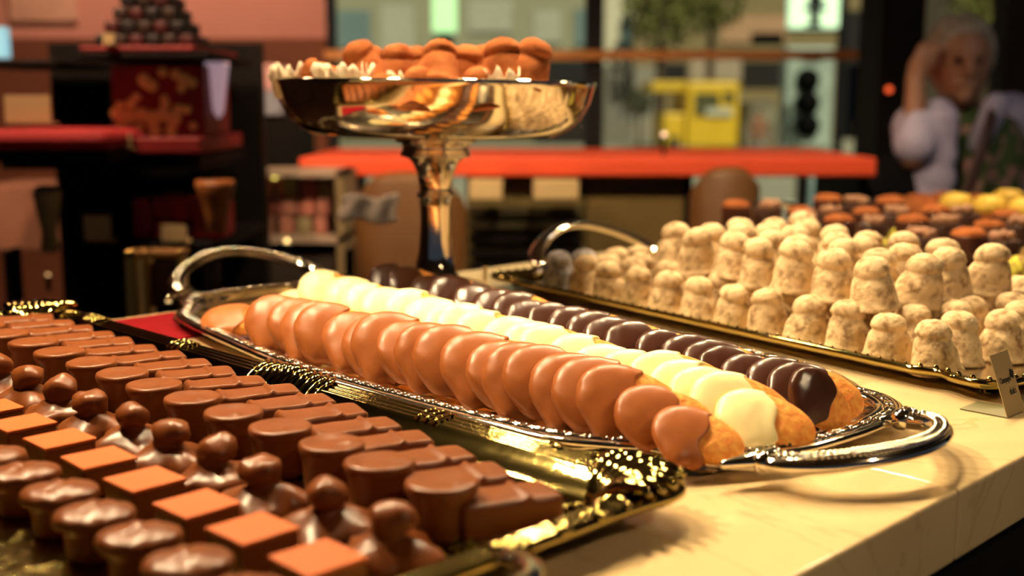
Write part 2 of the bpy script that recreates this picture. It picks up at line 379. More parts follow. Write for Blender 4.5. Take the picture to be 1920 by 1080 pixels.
def tray_silver():
    c2 = (-.740, .684); rot = R(-5)
    t = empty('serving_tray', UV(*c2, 0), R45+rot)
    tag(t, 'silver oblong tray with beaded rim and two loop handles, holding dipped madeleines', 'tray')
    A, B = .392, .174
    q = [(A, 0), (A-.003, .045), (A-.016, .085), (A-.040, .108), (A-.068, .116), (A-.088, .130), (A-.125, .148), (A-.22, .162), (0, B)]
    quad = q + [(-x, y) for x, y in q[-2::-1]]; P = quad + [(x, -y) for x, y in quad[-2:0:-1]]
    base = resample(catmull(P), 800); nn = normals(base)
    sm = resample(rrect(A-.03, B-.026, .05), 800)
    # align inner start
    k0 = min(range(800), key=lambda k: math.dist(sm[k], base[0])); sm = sm[k0:]+sm[:k0]
    prof = [(.016, .006), (.003, .0095), (0, .0115), (.0008, .0135), (.003, .0150), (.0045, .0138), (.0105, .0138), (.012, .0150), (.0138, .0135), (.0150, .0105)]
    prof = [(d*1.35, z) for d, z in prof]
    rings = [[(p[0]+n[0]*d, p[1]+n[1]*d, z) for p, n in zip(base, nn)] for d, z in prof]
    last = rings[-1]
    for i in range(1, 9):
        f = i/8; rings.append([(a[0]*(1-f*.6)+b_[0]*f*.6, a[1]*(1-f*.6)+b_[1]*f*.6, .0105-.0065*sin(f*pi/2)) for a, b_ in zip(last, sm)])
    inner = rings[-1]; und = [[(x*.998, y*.998, .0012) for x, y, z in inner]] + [rings[0]]
    ring_surface([und[0]]+rings).build('rim', M['silver'], t)
    fl = MB(); fl.v = list(inner)+[(x, y, .0012) for x, y, z in inner]; N = len(inner); fl.f = [tuple(range(N)), tuple(range(N, 2*N))[::-1]]
    fl.build('tray_floor', M['silverfloor'], t, smooth=False)
    MB().tube([(p[0]+n[0]*.0101, p[1]+n[1]*.0101, .0136) for p, n in zip(base, nn)][::2], .0046, 8, closed=True, flat=.18).build('rim_inlay', M['patina'], t)
    b = MB(); L = 128; mid = resample([(p[0]+n[0]*.0101, p[1]+n[1]*.0101) for p, n in zip(base, nn)], L*4)
    for i in range(L):
        p0, p1 = mid[i*4], mid[(i*4+2) % (L*4)]; pa = Vector((*p0, .0142)); pb = Vector((*p1, .0142))
        d = (pb-pa).normalized(); sd = Vector((-d.y, d.x, 0))
        b.cap(pa+sd*.0014, pb+sd*.0014, .0016, .0016, 6); b.cap(pa-sd*.0014, pb-sd*.0014, .0016, .0016, 6)
        pc = Vector((*mid[(i*4+3) % (L*4)], .0148)); b.ball(pc+sd*.0018, .0014, 4); b.ball(pc-sd*.0018, .0014, 4)
    b.build('rim_beading', M['silver'], t)
    loop_handle(t, 1, A, .058, .058, .007, .0078, cy=-.012)
    loop_handle(t, -1, A, .072, .076, .030, .0080, cy=.004)
    return t
tray_silver()
# ---- tray 3 and 4
def tray_plain(name_lab, P0, P1, depth, zr, hand_h, hw=.08, reach=.07, group=None):
    e1 = (P1-P0); L = e1.length; ang = atan2(e1.y, e1.x); e1.normalize(); e2 = Vector((-e1.y, e1.x, 0))
    c = (P0+P1)/2 + e2*depth/2; c.z = 0
    t = empty('serving_tray', c, ang); tag(t, name_lab, 'tray')
    base = resample(rrect(L/2, depth/2, .022), 500); nn = normals(base)
    def notch(p): return -.006*math.exp(-((abs(p[0])-(L/2-.055))**2)/.012**2) if abs(p[1]) > depth/2-.02 else 0
    base = [(p[0]-n[0]*notch(p), p[1]-n[1]*notch(p)) for p, n in zip(base, nn)]; nn = normals(base)
    prof = [(.030, .004), (.014, zr*.45), (.002, zr-.006), (0, zr-.003), (.001, zr), (.0035, zr+.0008), (.005, zr-.0008), (.007, zr), (.009, zr-.0004), (.011, zr-.003), (.018, zr*.45+.002), (.026, .0075), (.032, .006)]
    rings = [[(p[0]+n[0]*d, p[1]+n[1]*d, z) for p, n in zip(base, nn)] for d, z in prof]
    rings = [[(x, y, .0012) for x, y, z in rings[0]]] + rings
    ring_surface(rings).build('rim', M['gold'], t)
    fl = MB(); inn = rings[-1]; fl.v = list(inn)+[(x, y, .0012) for x, y, z in inn]; N = len(inn); fl.f = [tuple(range(N)), tuple(range(N, 2*N))[::-1]]
    fl.build('tray_floor', M['silverfloor'], t, smooth=False)
    b = MB()
    for i, p in enumerate(resample([(p[0]+n[0]*.004, p[1]+n[1]*.004) for p, n in zip(base, nn)], 170)):
        k = abs(abs(p[0])-L/2) < .07
        b.ball((p[0], p[1], zr+.0008), .0024 if k else .0013, 5)
    b.build('rim_beading', M['gold'], t)
    loop_handle(t, -1, L/2, hw, reach, hand_h, .0085, beads=False, z0=zr-.004); loop_handle(t, 1, L/2, hw, .05, .02, .0085, beads=False, z0=zr-.004)
    return t, L, ang, c
ZR3 = .017
t3, L3, ang3, c3 = tray_plain('long silver tray behind the madeleines, piled with sugar dusted truffles', at(905, 512, ZR3), at(1868, 722, ZR3), .38, ZR3, .045)
P4a, P4b = UV(-1.08, 1.47, 0), UV(-.36, 1.26, 0)
t4, L4, ang4, c4 = tray_plain('silver tray in the far right corner holding filled chocolate cups', P4a, P4b, .42, .02, .035, hw=.09)
# ------------------------------------------------------------------ madeleines
def half_w(s): # outline, dipped end at s=0
    x = 2*s-1; return max(0, 1-abs(x)**2.3)**.5*(1.0-.22*s)
LM, WM, TM = .078, .052, .018
def surf(s, a, off=0, seed=0, foot=0):
    w_ = half_w(s)*WM/2; tk = max(0, 1-abs(2*s-1)**2.6)**.5*TM/2
    ca, sa = cos(a), sin(a)
    y = -(abs(sa)**.62)*(1 if sa > 0 else -1)*tk*(1.15 if sa > 0 else .75); z = (abs(ca)**.85)*(1 if ca > 0 else -1)*w_
    x = (s-.5)*LM
    n = Vector((0.9*(2*s-1)**3, -sa*1.3, ca)).normalized()
    p = Vector((x, y, z)) + n*off
    if foot:
        k = math.exp(-((s-.30)/.16)**2)*max(0, -ca)**4; p.z -= foot*k; p.y -= foot*.25*k
        k = math.exp(-((s-.52)/.07)**2)*max(0, -ca)**6; p.z -= foot*.5*k
    return p
def made_meshes(seed, cm):
    rnd = random.Random(seed); na, ns = 36, 30
    cake = MB(); rows = []
    for i in range(ns+1):
        s = .01+.98*i/ns; rows.append([surf(s, 2*pi*k/na, .0004*nz((s*8, cos(2*pi*k/na)*2, sin(2*pi*k/na)*2), 1, seed)) for k in range(na)])
    cake.v = [tuple(p) for r in rows for p in r]
    for i in range(ns):
        for k in range(na): k2 = (k+1) % na; cake.f.append((i*na+k, i*na+k2, (i+1)*na+k2, (i+1)*na+k))
    cake.f += [tuple(range(na))[::-1], tuple(ns*na+k for k in range(na))]
    coat = MB(); foot = rnd.uniform(.005, .012); e0 = rnd.uniform(.46, .54); ph = rnd.uniform(0, 6)
    for i in range(ns+4):
        for k in range(na):
            a = 2*pi*k/na; end = e0+.05*sin(a*2+ph)+.03*sin(a*5+ph*2)-.04*cos(a)
            f = min(i/ns, 1); s = .004+(end-.004)*f
            off = .0016+.0005*nz((s*10, cos(a)*2, sin(a)*2), 1, seed+5)
            if i > ns: off *= (1-(i-ns)/3.0); off -= .0005*(i-ns)/3; s -= .004*(i-ns)/3*0
            s2 = s+(.010 if i == ns+1 else .016 if i == ns+2 else .018 if i == ns+3 else 0)
            coat.v.append(tuple(surf(min(s2, .98), a, off, seed, foot)))
    for i in range(ns+3):
        for k in range(na): k2 = (k+1) % na; coat.f.append((i*na+k, i*na+k2, (i+1)*na+k2, (i+1)*na+k))
    coat.f.append(tuple(range(na))[::-1])
    return cake.me('sponge', M['cake']), coat.me('chocolate_coating', cm)
VAR = {k: [made_meshes(s*10+j, M[k]) for j in range(4)] for s, k in enumerate(('milk', 'white', 'dark'))}
protos = {}
for k in VAR:
    protos[k] = []
    for j, (a, b) in enumerate(VAR[k]):
        root = empty('dipped_madeleine', (0, 0, 0))
        for nme, me_ in (('sponge', a), ('chocolate_coating', b)):
            o = bpy.data.objects.new(nme, me_); C.objects.link(o); o.parent = root
        protos[k].append([root, False])
def use(pl):
    if not pl[1]: pl[1] = True; return pl[0]
    return copy_thing(pl[0])
def proj(P):
    y, z = P.y, P.z-HC; zc = y*CP-z*SP; return 960+F*P.x/zc, 540-F*(y*SP+z*CP)/zc
def solve_u(px, line, z=.02):
    (ua, va), (ub, vb) = line; lo, hi = -.15, 1.15
    for _ in range(40):
        m_ = (lo+hi)/2; x = proj(UV(ua+(ub-ua)*m_, va+(vb-va)*m_, z))[0]
        if x < px: lo = m_
        else: hi = m_
    return ua+(ub-ua)*lo, va+(vb-va)*lo
rows = {
 'milk': (((-.90, .536), (-.416, .532)), [468, 510, 535, 562, 612, 650, 668, 712, 748, 783, 832, 880, 912, 950, 1000, 1042, 1088, 1157, 1227]),
 'white': (((-.90, .652), (-.44, .584)), [566, 615, 645, 682, 722, 760, 795, 822, 856, 908, 945, 975, 1030, 1075, 1125, 1180, 1218, 1258, 1297, 1345]),
 'dark': (((-.92, .752), (-.42, .652)), [695, 730, 772, 806, 852, 888, 925, 952, 992, 1030, 1065, 1097, 1135, 1195, 1240, 1280, 1310, 1352, 1402, 1440, 1480]),
}
adj = {'milk': 'milk chocolate', 'white': 'white chocolate', 'dark': 'dark chocolate'}
for key, (line, xs) in rows.items():
    n = len(xs)
    for i, px in enumerate(xs):
        rnd = random.Random(i*13+len(key))
        sh = tuple((a_-.0127, b_+.0127) for a_, b_ in line)
        u, v = solve_u(px, sh, .03)
        o = use(protos[key][i % 4])
        last = i == n-1
        lean = R(rnd.uniform(36, 46)) if not last else R({'milk': 50, 'white': 46, 'dark': 24}[key])
        tilt = R(rnd.uniform(10, 18)) if not last else R({'milk': 16, 'white': 14, 'dark': 42}[key])
        yaw = R(rnd.uniform(-8, 6)) if not last else R({'milk': -8, 'white': -6, 'dark': 12}[key])
        s = {'milk': rnd.uniform(.96, 1.05), 'white': rnd.uniform(.88, .97), 'dark': rnd.uniform(.80, .90)}[key]
        if last: s = {'milk': .72, 'white': .80, 'dark': .70}[key]
        if i == n-2 and key == 'milk': s = .84
        rot = Matrix.Rotation(yaw, 4, 'Z') @ Matrix.Rotation(tilt, 4, 'Y') @ Matrix.Rotation(-lean, 4, 'X')
        p = UV(u+.0127, v-.0127, 0); base = .007+WM/2*cos(lean)*s + .003
        off = rot @ Vector((LM/2*s*.96, 0, 0))
        o.matrix_world = Matrix.Translation((p.x+off.x, p.y+off.y+sin(lean)*WM/2*s*.9, base)) @ rot @ Matrix.Scale(s, 4)
        k = n-1-i
        tag(o, f'{adj[key]} dipped madeleine, {ORD[k]} from the right end of its row' if k else f'{adj[key]} dipped madeleine ending its row, golden sponge tail showing at right', 'madeleine', f'madeleines dipped in {adj[key]}')
# flat lying ones at the left end of the milk and white rows
for key, px, py, yaw in (('milk', 372, 596, -4), ('white', 507, 566, 4)):
    p = at(px, py, .02); o = copy_thing(protos[key][1][0])
    o.matrix_world = Matrix.Translation((p.x+.040, p.y, .017)) @ Matrix.Rotation(R(yaw), 4, 'Z') @ Matrix.Rotation(R(-72), 4, 'X') @ Matrix.Scale(.95, 4)
    tag(o, f'{adj[key]} dipped madeleine lying flat at the far left end of its row', 'madeleine', f'madeleines dipped in {adj[key]}')
# ------------------------------------------------------------------ pralines on the gilt tray
FZ = .0062
def mesh_oval(seed):
    mb = MB(); n = 40; H = .025; prof = [(.0135, 0), (.0145, .003), (.0150, .012), (.0160, .015), (.0195, .0165), (.0205, .0185), (.0200, .0205)]
    for i in range(1, 9):
        q = i/8; prof.append((.0200*cos(q*pi/2)+.0001, .0205+.0050*sin(q*pi/2)))
    mb.lathe(prof, n)
    out = []
    for x, y, z in mb.v:
        if z > .019:
            r = sqrt(x*x+y*y)/.02; z -= .0018*math.exp(-((x-.003*sin(y*200))/.0016)**2)*(r < 1) ; z -= .0010*math.exp(-((x+.008)/.0016)**2); z -= .0008*math.exp(-((x-.009)/.0016)**2)
        out.append((x*.95, y*.82, z+.0006*nz((x, y, z), 90, seed)))
    mb.v = out; return mb
def mesh_disc(seed):
    mb = MB(); prof = [(.0165, 0), (.0180, .003), (.0185, .012), (.0190, .020), (.0208, .0235), (.0214, .0262), (.0208, .0280), (.0190, .0286), (.016, .0282), (.012, .0279), (.007, .0278), (.003, .0278), (.0002, .0278)]
    mb.lathe([(r*.86, z) for r, z in prof], 40); out = []
    for x, y, z in mb.v:
        if z > .027:
            d = sqrt((x-.009)**2+(y-.002)**2); z += .0016*math.exp(-(d/.003)**2)+.0007*math.exp(-((sqrt(x*x+y*y)-.012+.002*sin(seed+atan2(y, x)))/.0016)**2)
        k = 1+.03*sin(2*atan2(y, x)+seed); out.append((x*k, y*k, z+.0007*nz((x, y, z), 70, seed)))
    mb.v = out; return mb
def mesh_cluster(seed):
    mb = MB(); n = 60; prof = [(.0001, 0)]
    def fr(a, z): return 1+(.34*abs(cos(2*a+seed))**2.5*1.1-.14+.08*cos(3*a+seed*2))*max(0, 1-z/.02)
    prof = [(.019, 0), (.0235, .003), (.0240, .006), (.0225, .010), (.0185, .0135), (.0140, .0165), (.0098, .0185), (.0086, .0197), (.0096, .0215), (.0118, .0245), (.0126, .0290), (.0116, .0335), (.0082, .0370), (.0033, .0386), (.0002, .0388)]
    mb.lathe(prof, n, fr=fr); out = []
    mb.v = [(x*(1+.12*max(0, 1-z/.02)), y*(1+.12*max(0, 1-z/.02)), z*.78) for x, y, z in mb.v]
    for x, y, z in mb.v:
        k = 0; q = nz((x, y, z), 75, seed)
        out.append((x*(.89+.22*q)+(.0025*sin(seed*2.1)*(z > .018)), y*(.89+.22*q)+(.0025*cos(seed*2.1)*(z > .018)), z+.0036*nz((x, y, z), 70, seed+3)*(1 if z > .003 else 0)))
    mb.v = out; return mb
def mesh_square():
    return MB().box(-.0152, -.0152, 0, .0152, .0152, .0162)
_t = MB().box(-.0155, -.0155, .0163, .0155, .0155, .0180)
SQT = _t.me('lit_top', M['square'], False)  # lit orange top over shaded darker body, light put into the colours
def mesh_bar(seed):
    mb = MB(); nx, ny = 14, 34; Lb, Wb, Hb = .054, .030, .0195; vs = []
    # superelliptic loaf with a transverse fold
    na = 28; rings = []
    for i in range(ny+1):
        q = -1+2*i/ny; yy = q*Lb/2; e = max(0, 1-abs(q)**14)**.5
        ring = []
        for k in range(na):
            a = 2*pi*k/na; c_, s_ = cos(a), sin(a)
            x = (abs(c_)**.38)*(1 if c_ > 0 else -1)*Wb/2*(.90+.10*e); z = Hb/2+(abs(s_)**.38)*(1 if s_ > 0 else -1)*Hb/2*(.86+.14*e)
            if s_ > .2:
                z += .0022*math.exp(-((q-.30-.05*sin(seed))/.05)**2)*min(1, (s_-.2)*3) + .0012*math.exp(-((q+.9)/.08)**2)
                z += .0011*math.exp(-((c_-.75)/.15)**2)
            ring.append((x+.0007*nz((x, yy, z), 90, seed), yy, max(0, z+.0007*nz((x, yy, z), 70, seed+2)*(z > .004))))
        rings.append(ring)
    mb = ring_surface(rings); mb.f += [tuple(range(na))[::-1], tuple(ny*na+k for k in range(na))]; return mb
def row_of(nm, meshes, v, us, z, labf, cat, grp, rot=0, jit=3, bevel=0):
    prot = {}
    n = len(us)
    for i, uu in enumerate(us):
        vv = v(uu) if callable(v) else v
        me_ = meshes[i % len(meshes)]; o = bpy.data.objects.new(nm, me_); C.objects.link(o)
        o.location = UV(uu+random.uniform(-.0012, .0012), vv+random.uniform(-.0015, .0015), z); o.rotation_euler = (0, 0, R45+R(rot+random.uniform(-jit, jit)))
        if bevel:
            md = o.modifiers.new('bevel', 'BEVEL'); md.width = bevel; md.segments = 4; o.modifiers.new('wn', 'WEIGHTED_NORMAL')
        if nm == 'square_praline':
            q_ = bpy.data.objects.new('lit_top', SQT); C.objects.link(q_); q_.parent = o
        tag(o, labf(i), cat, grp)
seq = lambda a, st, n: [a-st*i for i in range(n)]
row_of('oval_praline', [mesh_oval(s).me('oval_praline', M['milkd']) for s in range(3)], .237, seq(-.388, .0425, 15)[0:14], FZ,
       lambda i: f'grooved domed praline, {ORD[i]} from the right end of the nearest row', 'chocolate', 'domed pralines in the nearest row', rot=60, jit=10)
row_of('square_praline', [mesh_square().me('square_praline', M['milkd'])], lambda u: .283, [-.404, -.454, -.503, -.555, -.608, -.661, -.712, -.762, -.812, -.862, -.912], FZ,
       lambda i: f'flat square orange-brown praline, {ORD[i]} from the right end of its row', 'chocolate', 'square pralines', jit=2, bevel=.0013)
row_of('hazelnut_cluster', [mesh_cluster(s).me('hazelnut_cluster', M['milkd']) for s in range(4)], .3285, [-.408, -.456, -.511, -.562, -.613, -.661, -.712, -.763, -.812, -.862, -.912, -.962], FZ,
       lambda i: f'knobbly nut praline with round knob, {ORD[i]} from the right end of its row', 'chocolate', 'nut pralines', jit=30)
row_of('round_praline', [mesh_disc(s).me('round_praline', M['milkd']) for s in range(3)], .3705, [-.420, -.468, -.513, -.560, -.609, -.657, -.705, -.752, -.802, -.852, -.902, -.952, -1.0, -1.05, -1.10][:14], FZ,
       lambda i: f'round flat topped praline, {ORD[i]} from the right end of its row', 'chocolate', 'round pralines', jit=40)
row_of('praline_bar', [mesh_bar(s).me('praline_bar', M['milkd']) for s in range(4)], lambda u: .397+min(1, max(0, (-.40-u)/.2))*.030, seq(-.405, .0385, 18), FZ,
       lambda i: f'oblong ridged praline bar, {ORD[i]} from the right end of the back row', 'chocolate', 'praline bars in the back row', rot=-20, jit=3)
row_of('log_praline', [mesh_oval(5).me('log_praline', M['milkd'])], .140, seq(-.55, .05, 5), FZ,
       lambda i: f'brown domed praline in the tray corner near the camera, {ORD[i]} from right', 'chocolate', 'pralines near the camera', rot=20)
# ------------------------------------------------------------------ truffles
def mesh_truffle(seed, capk=1.0):
    H = .040; prof = [(.0160, 0), (.0195, .0006), (.0204, .0020), (.0190, .0038), (.0177, .008), (.0170, .013), (.0160, .018), (.0146, .0225), (.0132, .0252), (.0119, .0266), (.0128, .0283), (.0137, .0300), (.0128, .0335), (.0110, .0368), (.0078, .0392), (.0040, .0404), (.0003, .0408)]
    mb = MB().lathe(prof, 30); out = []; ph = seed*1.7
    for x, y, z in mb.v:
        a = atan2(y, x); f = z/.04
        k = 1+.05*sin(2*a+ph)+.04*nz((x, y, z), 60, seed)+.03*sin(3*a+ph)*(z < .006)
        zz = z+.0010*nz((x, y, z), 120, seed+2)*(z > .002)
        sx = .0025*sin(ph)*f*f; sy = .0025*cos(ph)*f*f
        # the seam of the cap runs askew
        out.append((x*k+sx, y*k+sy, max(0, zz+(.0016*sin(a+ph) if .020 < z < .033 else 0))))
    mb.v = out; return mb
tm = [mesh_truffle(s).me('truffle', M['sugar']) for s in range(6)]
gm = [mesh_truffle(s+10).me('truffle', M['greytruffle']) for s in range(2)]
def T3(a, b, z): # a from the left end, b from the near edge
    return c3 + Matrix.Rotation(ang3, 3, 'Z') @ Vector((a-L3/2, b-.19, z))
def truffle(me_, p, lab, grp, nm='truffle', tilt=4, s=1.0, cat='truffle'):
    o = bpy.data.objects.new(nm, me_); C.objects.link(o); o.location = p
    o.rotation_euler = (R(random.uniform(-tilt, tilt)), R(random.uniform(-tilt, tilt)), random.uniform(0, 6.28)); o.scale = (s, s, s*random.uniform(.95, 1.05)); return tag(o, lab, cat, grp)
NA = 12
for j in range(8):
    for i in range(NA):
        a = .603-.0455*(NA-1-i)+(-.010 if j % 2 else 0); b = .040+.0420*j
        g = (j == 0 and i == 0) or (j == 1 and i == 0)
        truffle(random.choice(gm if g else tm), T3(a+random.uniform(-.002, .002), b+random.uniform(-.002, .002), .0065),
                (f'grey powdered truffle at the left end of bottom layer row {j+1}' if g else f'powdered truffle in bottom layer, {ORD[j]} row back, {ORD[NA-1-i]} from right'), 'sugar dusted truffles in the bottom layer', s=1.07)
for j in range(5):
    for i in range(7):
        if j == 4 and i > 0: continue
        a = .222+.0495*i+(.008 if j % 2 else 0); b = .100-.035*(i/6)+.050*j
        truffle(random.choice(tm), T3(a+random.uniform(-.003, .003), b+random.uniform(-.003, .003), .0425),
                f'powdered truffle in top layer, {ORD[j]} row back, {ORD[6-i]} from right', 'sugar dusted truffles in the top layer', tilt=7, s=1.17)
# ------------------------------------------------------------------ far tray: filled cups
def T4(a, b, z): return c4 + Matrix.Rotation(ang4, 3, 'Z') @ Vector((a-L4/2, b-.21, z))
cup = empty('chocolate_cup', (0, 0, 0))
MB().lathe([(.017, 0), (.018, .002), (.0195, .045), (.0188, .046), (.0175, .043), (.0001, .042)], 28).build('cup', M['dark'], cup)
top = MB().lathe([(.0180, .043), (.0185, .047), (.0165, .051), (.010, .0535), (.0003, .0545)], 28)
top.v = [(x, y, z+.0015*nz((x, y, z), 150, 2)) for x, y, z in top.v]
top.build('cocoa_topping', M['cocoa'], cup)
cup2 = empty('chocolate_cup', (0, 0, 0))
MB().lathe([(.017, 0), (.018, .002), (.0195, .040), (.0188, .041), (.0175, .038), (.0001, .037)], 28).build('cup', plain('brown_cup', (.07, .03, .02), .4), cup2)
tb = MB(); rn = random.Random(3)
for k in range(16):
    a = rn.uniform(0, 6.3); r = .013*sqrt(rn.random()); tb.ball((r*cos(a), r*sin(a), .042+rn.uniform(0, .006)), rn.uniform(.004, .006), 6)
tb.build('nut_topping', plain('pink_nut', (.46, .24, .14), .8), cup2)
gb = MB().ball((0, 0, .016), .018, 12); gb.v = [(x+.002*nz((x, y, z), 80, 1), y, z) for x, y, z in gb.v]
pist = bpy.data.objects.new('pistachio_ball', gb.me('pistachio_ball', mat('pistachio_crumb', (.30, .17, .05), .9, col2=(.60, .56, .06), nscale=120, sharp=(.45, .55)))); C.objects.link(pist)
used = {}
NC = 9
for j in range(6):
    for i in range(NC+1):
        if j == 5: continue
        kind = ('cup', 'pist', 'cup2')[(i+j*2) % 3] if j < 5 else 'cup2'
        src = {'cup': cup, 'cup2': cup2, 'pist': pist}[kind]
        o = src if kind not in used else copy_thing(src); used[kind] = 1
        o.location = T4(.05+(L4-.1)/NC*i, .048+.062*j, .0065); o.rotation_euler = (0, 0, random.uniform(0, 6))
        s = random.uniform(1.05, 1.2); o.scale = (s, s, s*(1.0 if kind == 'pist' else 1.04))
        desc = {'cup': 'dark chocolate cup topped with cocoa', 'cup2': 'brown cup topped with nuts', 'pist': 'round praline rolled in pistachio crumbs'}[kind]
        tag(o, f'{desc}, {ORD[j]} row of the far tray, {ORD[NC-i]} from right', 'chocolate', {'cup': 'dark cups on the far tray', 'cup2': 'nut cups on the far tray', 'pist': 'pistachio pralines on the far tray'}[kind])
# iced biscuits and brown cakes behind the far tray
fp = tray_plain('small silver tray behind the far tray with yellow iced cakes', UV(-1.06, 1.93, 0), UV(-.52, 1.83, 0), .26, .02, .02, hw=.05, reach=.04)
tF, LF, angF, cF = fp
def TF(a, b, z): return cF + Matrix.Rotation(angF, 3, 'Z') @ Vector((a-LF/2, b-.13, z))
cake1 = empty('iced_cake', (0, 0, 0))
MB().lathe([(.018, 0), (.022, .006), (.023, .018), (.021, .024), (.0002, .025)], 26).build('sponge', M['cocoa'], cake1)
ic = MB().lathe([(.0225, .021), (.0245, .026), (.021, .034), (.013, .038), (.0003, .039)], 26)
ic.build('yellow_icing', plain('yellow_icing', (.95, .66, .10), .5), cake1)
dome = bpy.data.objects.new('brown_cake', MB().lathe([(.024, 0), (.030, .008), (.031, .020), (.027, .032), (.017, .041), (.0003, .044)], 28).me('brown_cake', M['cocoa'])); C.objects.link(dome)
k1 = k2 = False; c1n = c2n = 0
for j in range(3):
    for i in range(8):
        yel = i >= 2 and j != 1
        src = cake1 if yel else dome
        if yel: o = src if not k1 else copy_thing(src); k1 = True
        else: o = src if not k2 else copy_thing(src); k2 = True
        o.location = TF(.05+(LF-.1)/7*i, .05+.075*j, .0065); o.scale = (1.15, 1.15, 1.55 if yel else 1.1)
        tag(o, f'{"yellow iced cake" if yel else "brown cocoa cake"} on the rear tray, {ORD[j]} row, {ORD[7-i]} from right', 'cake', 'yellow iced cakes' if yel else 'brown cocoa cakes')
# ------------------------------------------------------------------ tazza
TZ = Vector((-.087, 1.31, 0))
tz = empty('footed_dish', TZ); tz.rotation_euler = (0, R(.7), 0)
tag(tz, 'tall silver footed dish with a wide bowl holding cocoa dusted truffles', 'dish')
k = 1.31/F
def hz(py): return HC + (190-py)*k*1.0
zt = hz(155)
bowl = [(.001, zt-.0600), (.10, zt-.0595), (.130, zt-.058), (.146, zt-.052), (.160, zt-.040), (.170, zt-.022), (.1745, zt-.006), (.1770, zt-.001), (.1765, zt+.001), (.1735, zt+.0005), (.1700, zt-.006), (.166, zt-.022), (.156, zt-.038), (.142, zt-.049), (.128, zt-.0545), (.09, zt-.056), (.001, zt-.0565)]
MB().lathe(bowl, 96).build('bowl', M['silver'], tz)
MB().lathe([(.001, hz(255)), (.044, hz(258)), (.0455, hz(262)), (.044, hz(266)), (.038, hz(268)), (.0365, hz(274)), (.038, hz(283)), (.040, hz(287)), (.038, hz(291)), (.032, hz(294)), (.026, hz(302)), (.0205, hz(322)), (.0178, hz(350)), (.0182, hz(358)), (.0215, hz(360)), (.0215, hz(366)), (.0182, hz(369)), (.0172, hz(385)), (.0172, hz(430)), (.0195, hz(475)), (.0245, hz(510)), (.034, hz(527)), (.050, .018), (.062, .010), (.066, .004), (.066, 0), (.001, 0)][::-1], 64).build('stem', M['silver'], tz)
# paper frill
def frill(name, cx, cy, r, a0, a1, z0, h, seed):
    mb = MB(); n = 70; rows_ = 6
    for i in range(rows_):
        q = i/(rows_-1)
        for j in range(n):
            a = a0+(a1-a0)*j/(n-1); rr = r+.006*q+.005*sin(j*1.1+seed)*q+.003*nz((j*.4, q*2, seed)); mb.v.append((cx+rr*cos(a), cy+rr*sin(a), z0+h*q*(1+.30*sin(j*1.37+seed)*.6+.25*nz((j*.3, 0, seed)))))
    for i in range(rows_-1):
        for j in range(n-1): mb.f.append((i*n+j, i*n+j+1, (i+1)*n+j+1, (i+1)*n+j))
    o = mb.build(name, M['paper']); s = o.modifiers.new('t', 'SOLIDIFY'); s.thickness = .0006; return o
for (px, r, w_, lab) in ((560, .030, .013, 'crinkled cream paper case at the left rim of the footed dish'), (645, .030, .012, 'crinkled cream paper case left of centre on the footed dish'), (770, .026, .006, 'low cream paper case at the centre of the footed dish'), (935, .032, .007, 'cream paper case at the right of the footed dish')):
    Yc = 1.19 if px > 600 else 1.26; p = atY(px, 150, Yc)
    o = frill('paper_case', 0, 0, r, 0, 2*pi*.985, -.018, .018+w_, px); o.location = (p.x, Yc, zt+.000); o.scale = (.8, .8, 1); tag(o, lab, 'paper case')
cm_ = [mesh_truffle(s+20).me('cocoa_truffle', M['cocoa']) for s in range(5)]
# (px centre, py top, depth, tilt sideways, size)
n_ = 0
for (px, py, Y, tx, ty, s, lab) in [(665, 80, 1.22, 8, -22, 1.12, 'cocoa truffle leaning left at the left of the heap'), (742, 82, 1.20, -6, 6, 1.12, 'cocoa truffle with capped top beside the left leaning one'),
        (822, 80, 1.19, -24, 2, 1.20, 'cocoa truffle tipped back at the front centre of the heap'), (875, 84, 1.25, 0, 8, 1.15, 'cocoa truffle just behind and right of the tipped one'),
        (940, 72, 1.20, -6, -4, 1.22, 'tall cocoa truffle second from the right of the heap'), (1000, 72, 1.20, -4, 16, 1.22, 'tall cocoa truffle at the right end of the heap'),
        (577, 126, 1.22, 20, -60, .95, 'cocoa truffle lying low in the paper case at left'), (782, 124, 1.16, 0, 5, 1.0, 'cocoa truffle standing low at the front centre'),
        (890, 126, 1.17, 0, -8, 1.0, 'cocoa truffle standing low in front of the tall pair'), (716, 138, 1.17, 0, 0, .9, 'cocoa truffle barely showing above the rim left of centre'),
        (692, 84, 1.29, 0, 5, 1.0, 'cocoa truffle behind the left leaning one'), (775, 86, 1.33, 0, 0, 1.0, 'cocoa truffle in the back between left and centre'), (850, 88, 1.35, 0, 0, 1.0, 'cocoa truffle in the back behind the centre'),
        (905, 84, 1.33, 0, 0, 1.0, 'cocoa truffle in the back between the tall pair and centre'), (968, 84, 1.36, 0, 0, 1.0, 'cocoa truffle at the back right')]:
    p = atY(px, py, Y); h = .0408*s*1.05
    o = bpy.data.objects.new('cocoa_truffle', cm_[n_ % 5]); C.objects.link(o); n_ += 1
    rot = Matrix.Rotation(R(tx), 4, 'X') @ Matrix.Rotation(R(ty), 4, 'Y'); up = rot @ Vector((0, 0, h))
    base = Vector((p.x-up.x*.8, Y-up.y, p.z-max(up.z, .02)))
    o.matrix_world = Matrix.Translation(base) @ rot @ Matrix.Rotation(n_*1.3, 4, 'Z') @ Matrix.Diagonal((s*1.12, s*1.12, s*1.05, 1))
    tag(o, lab, 'truffle', 'cocoa truffles in the footed dish')
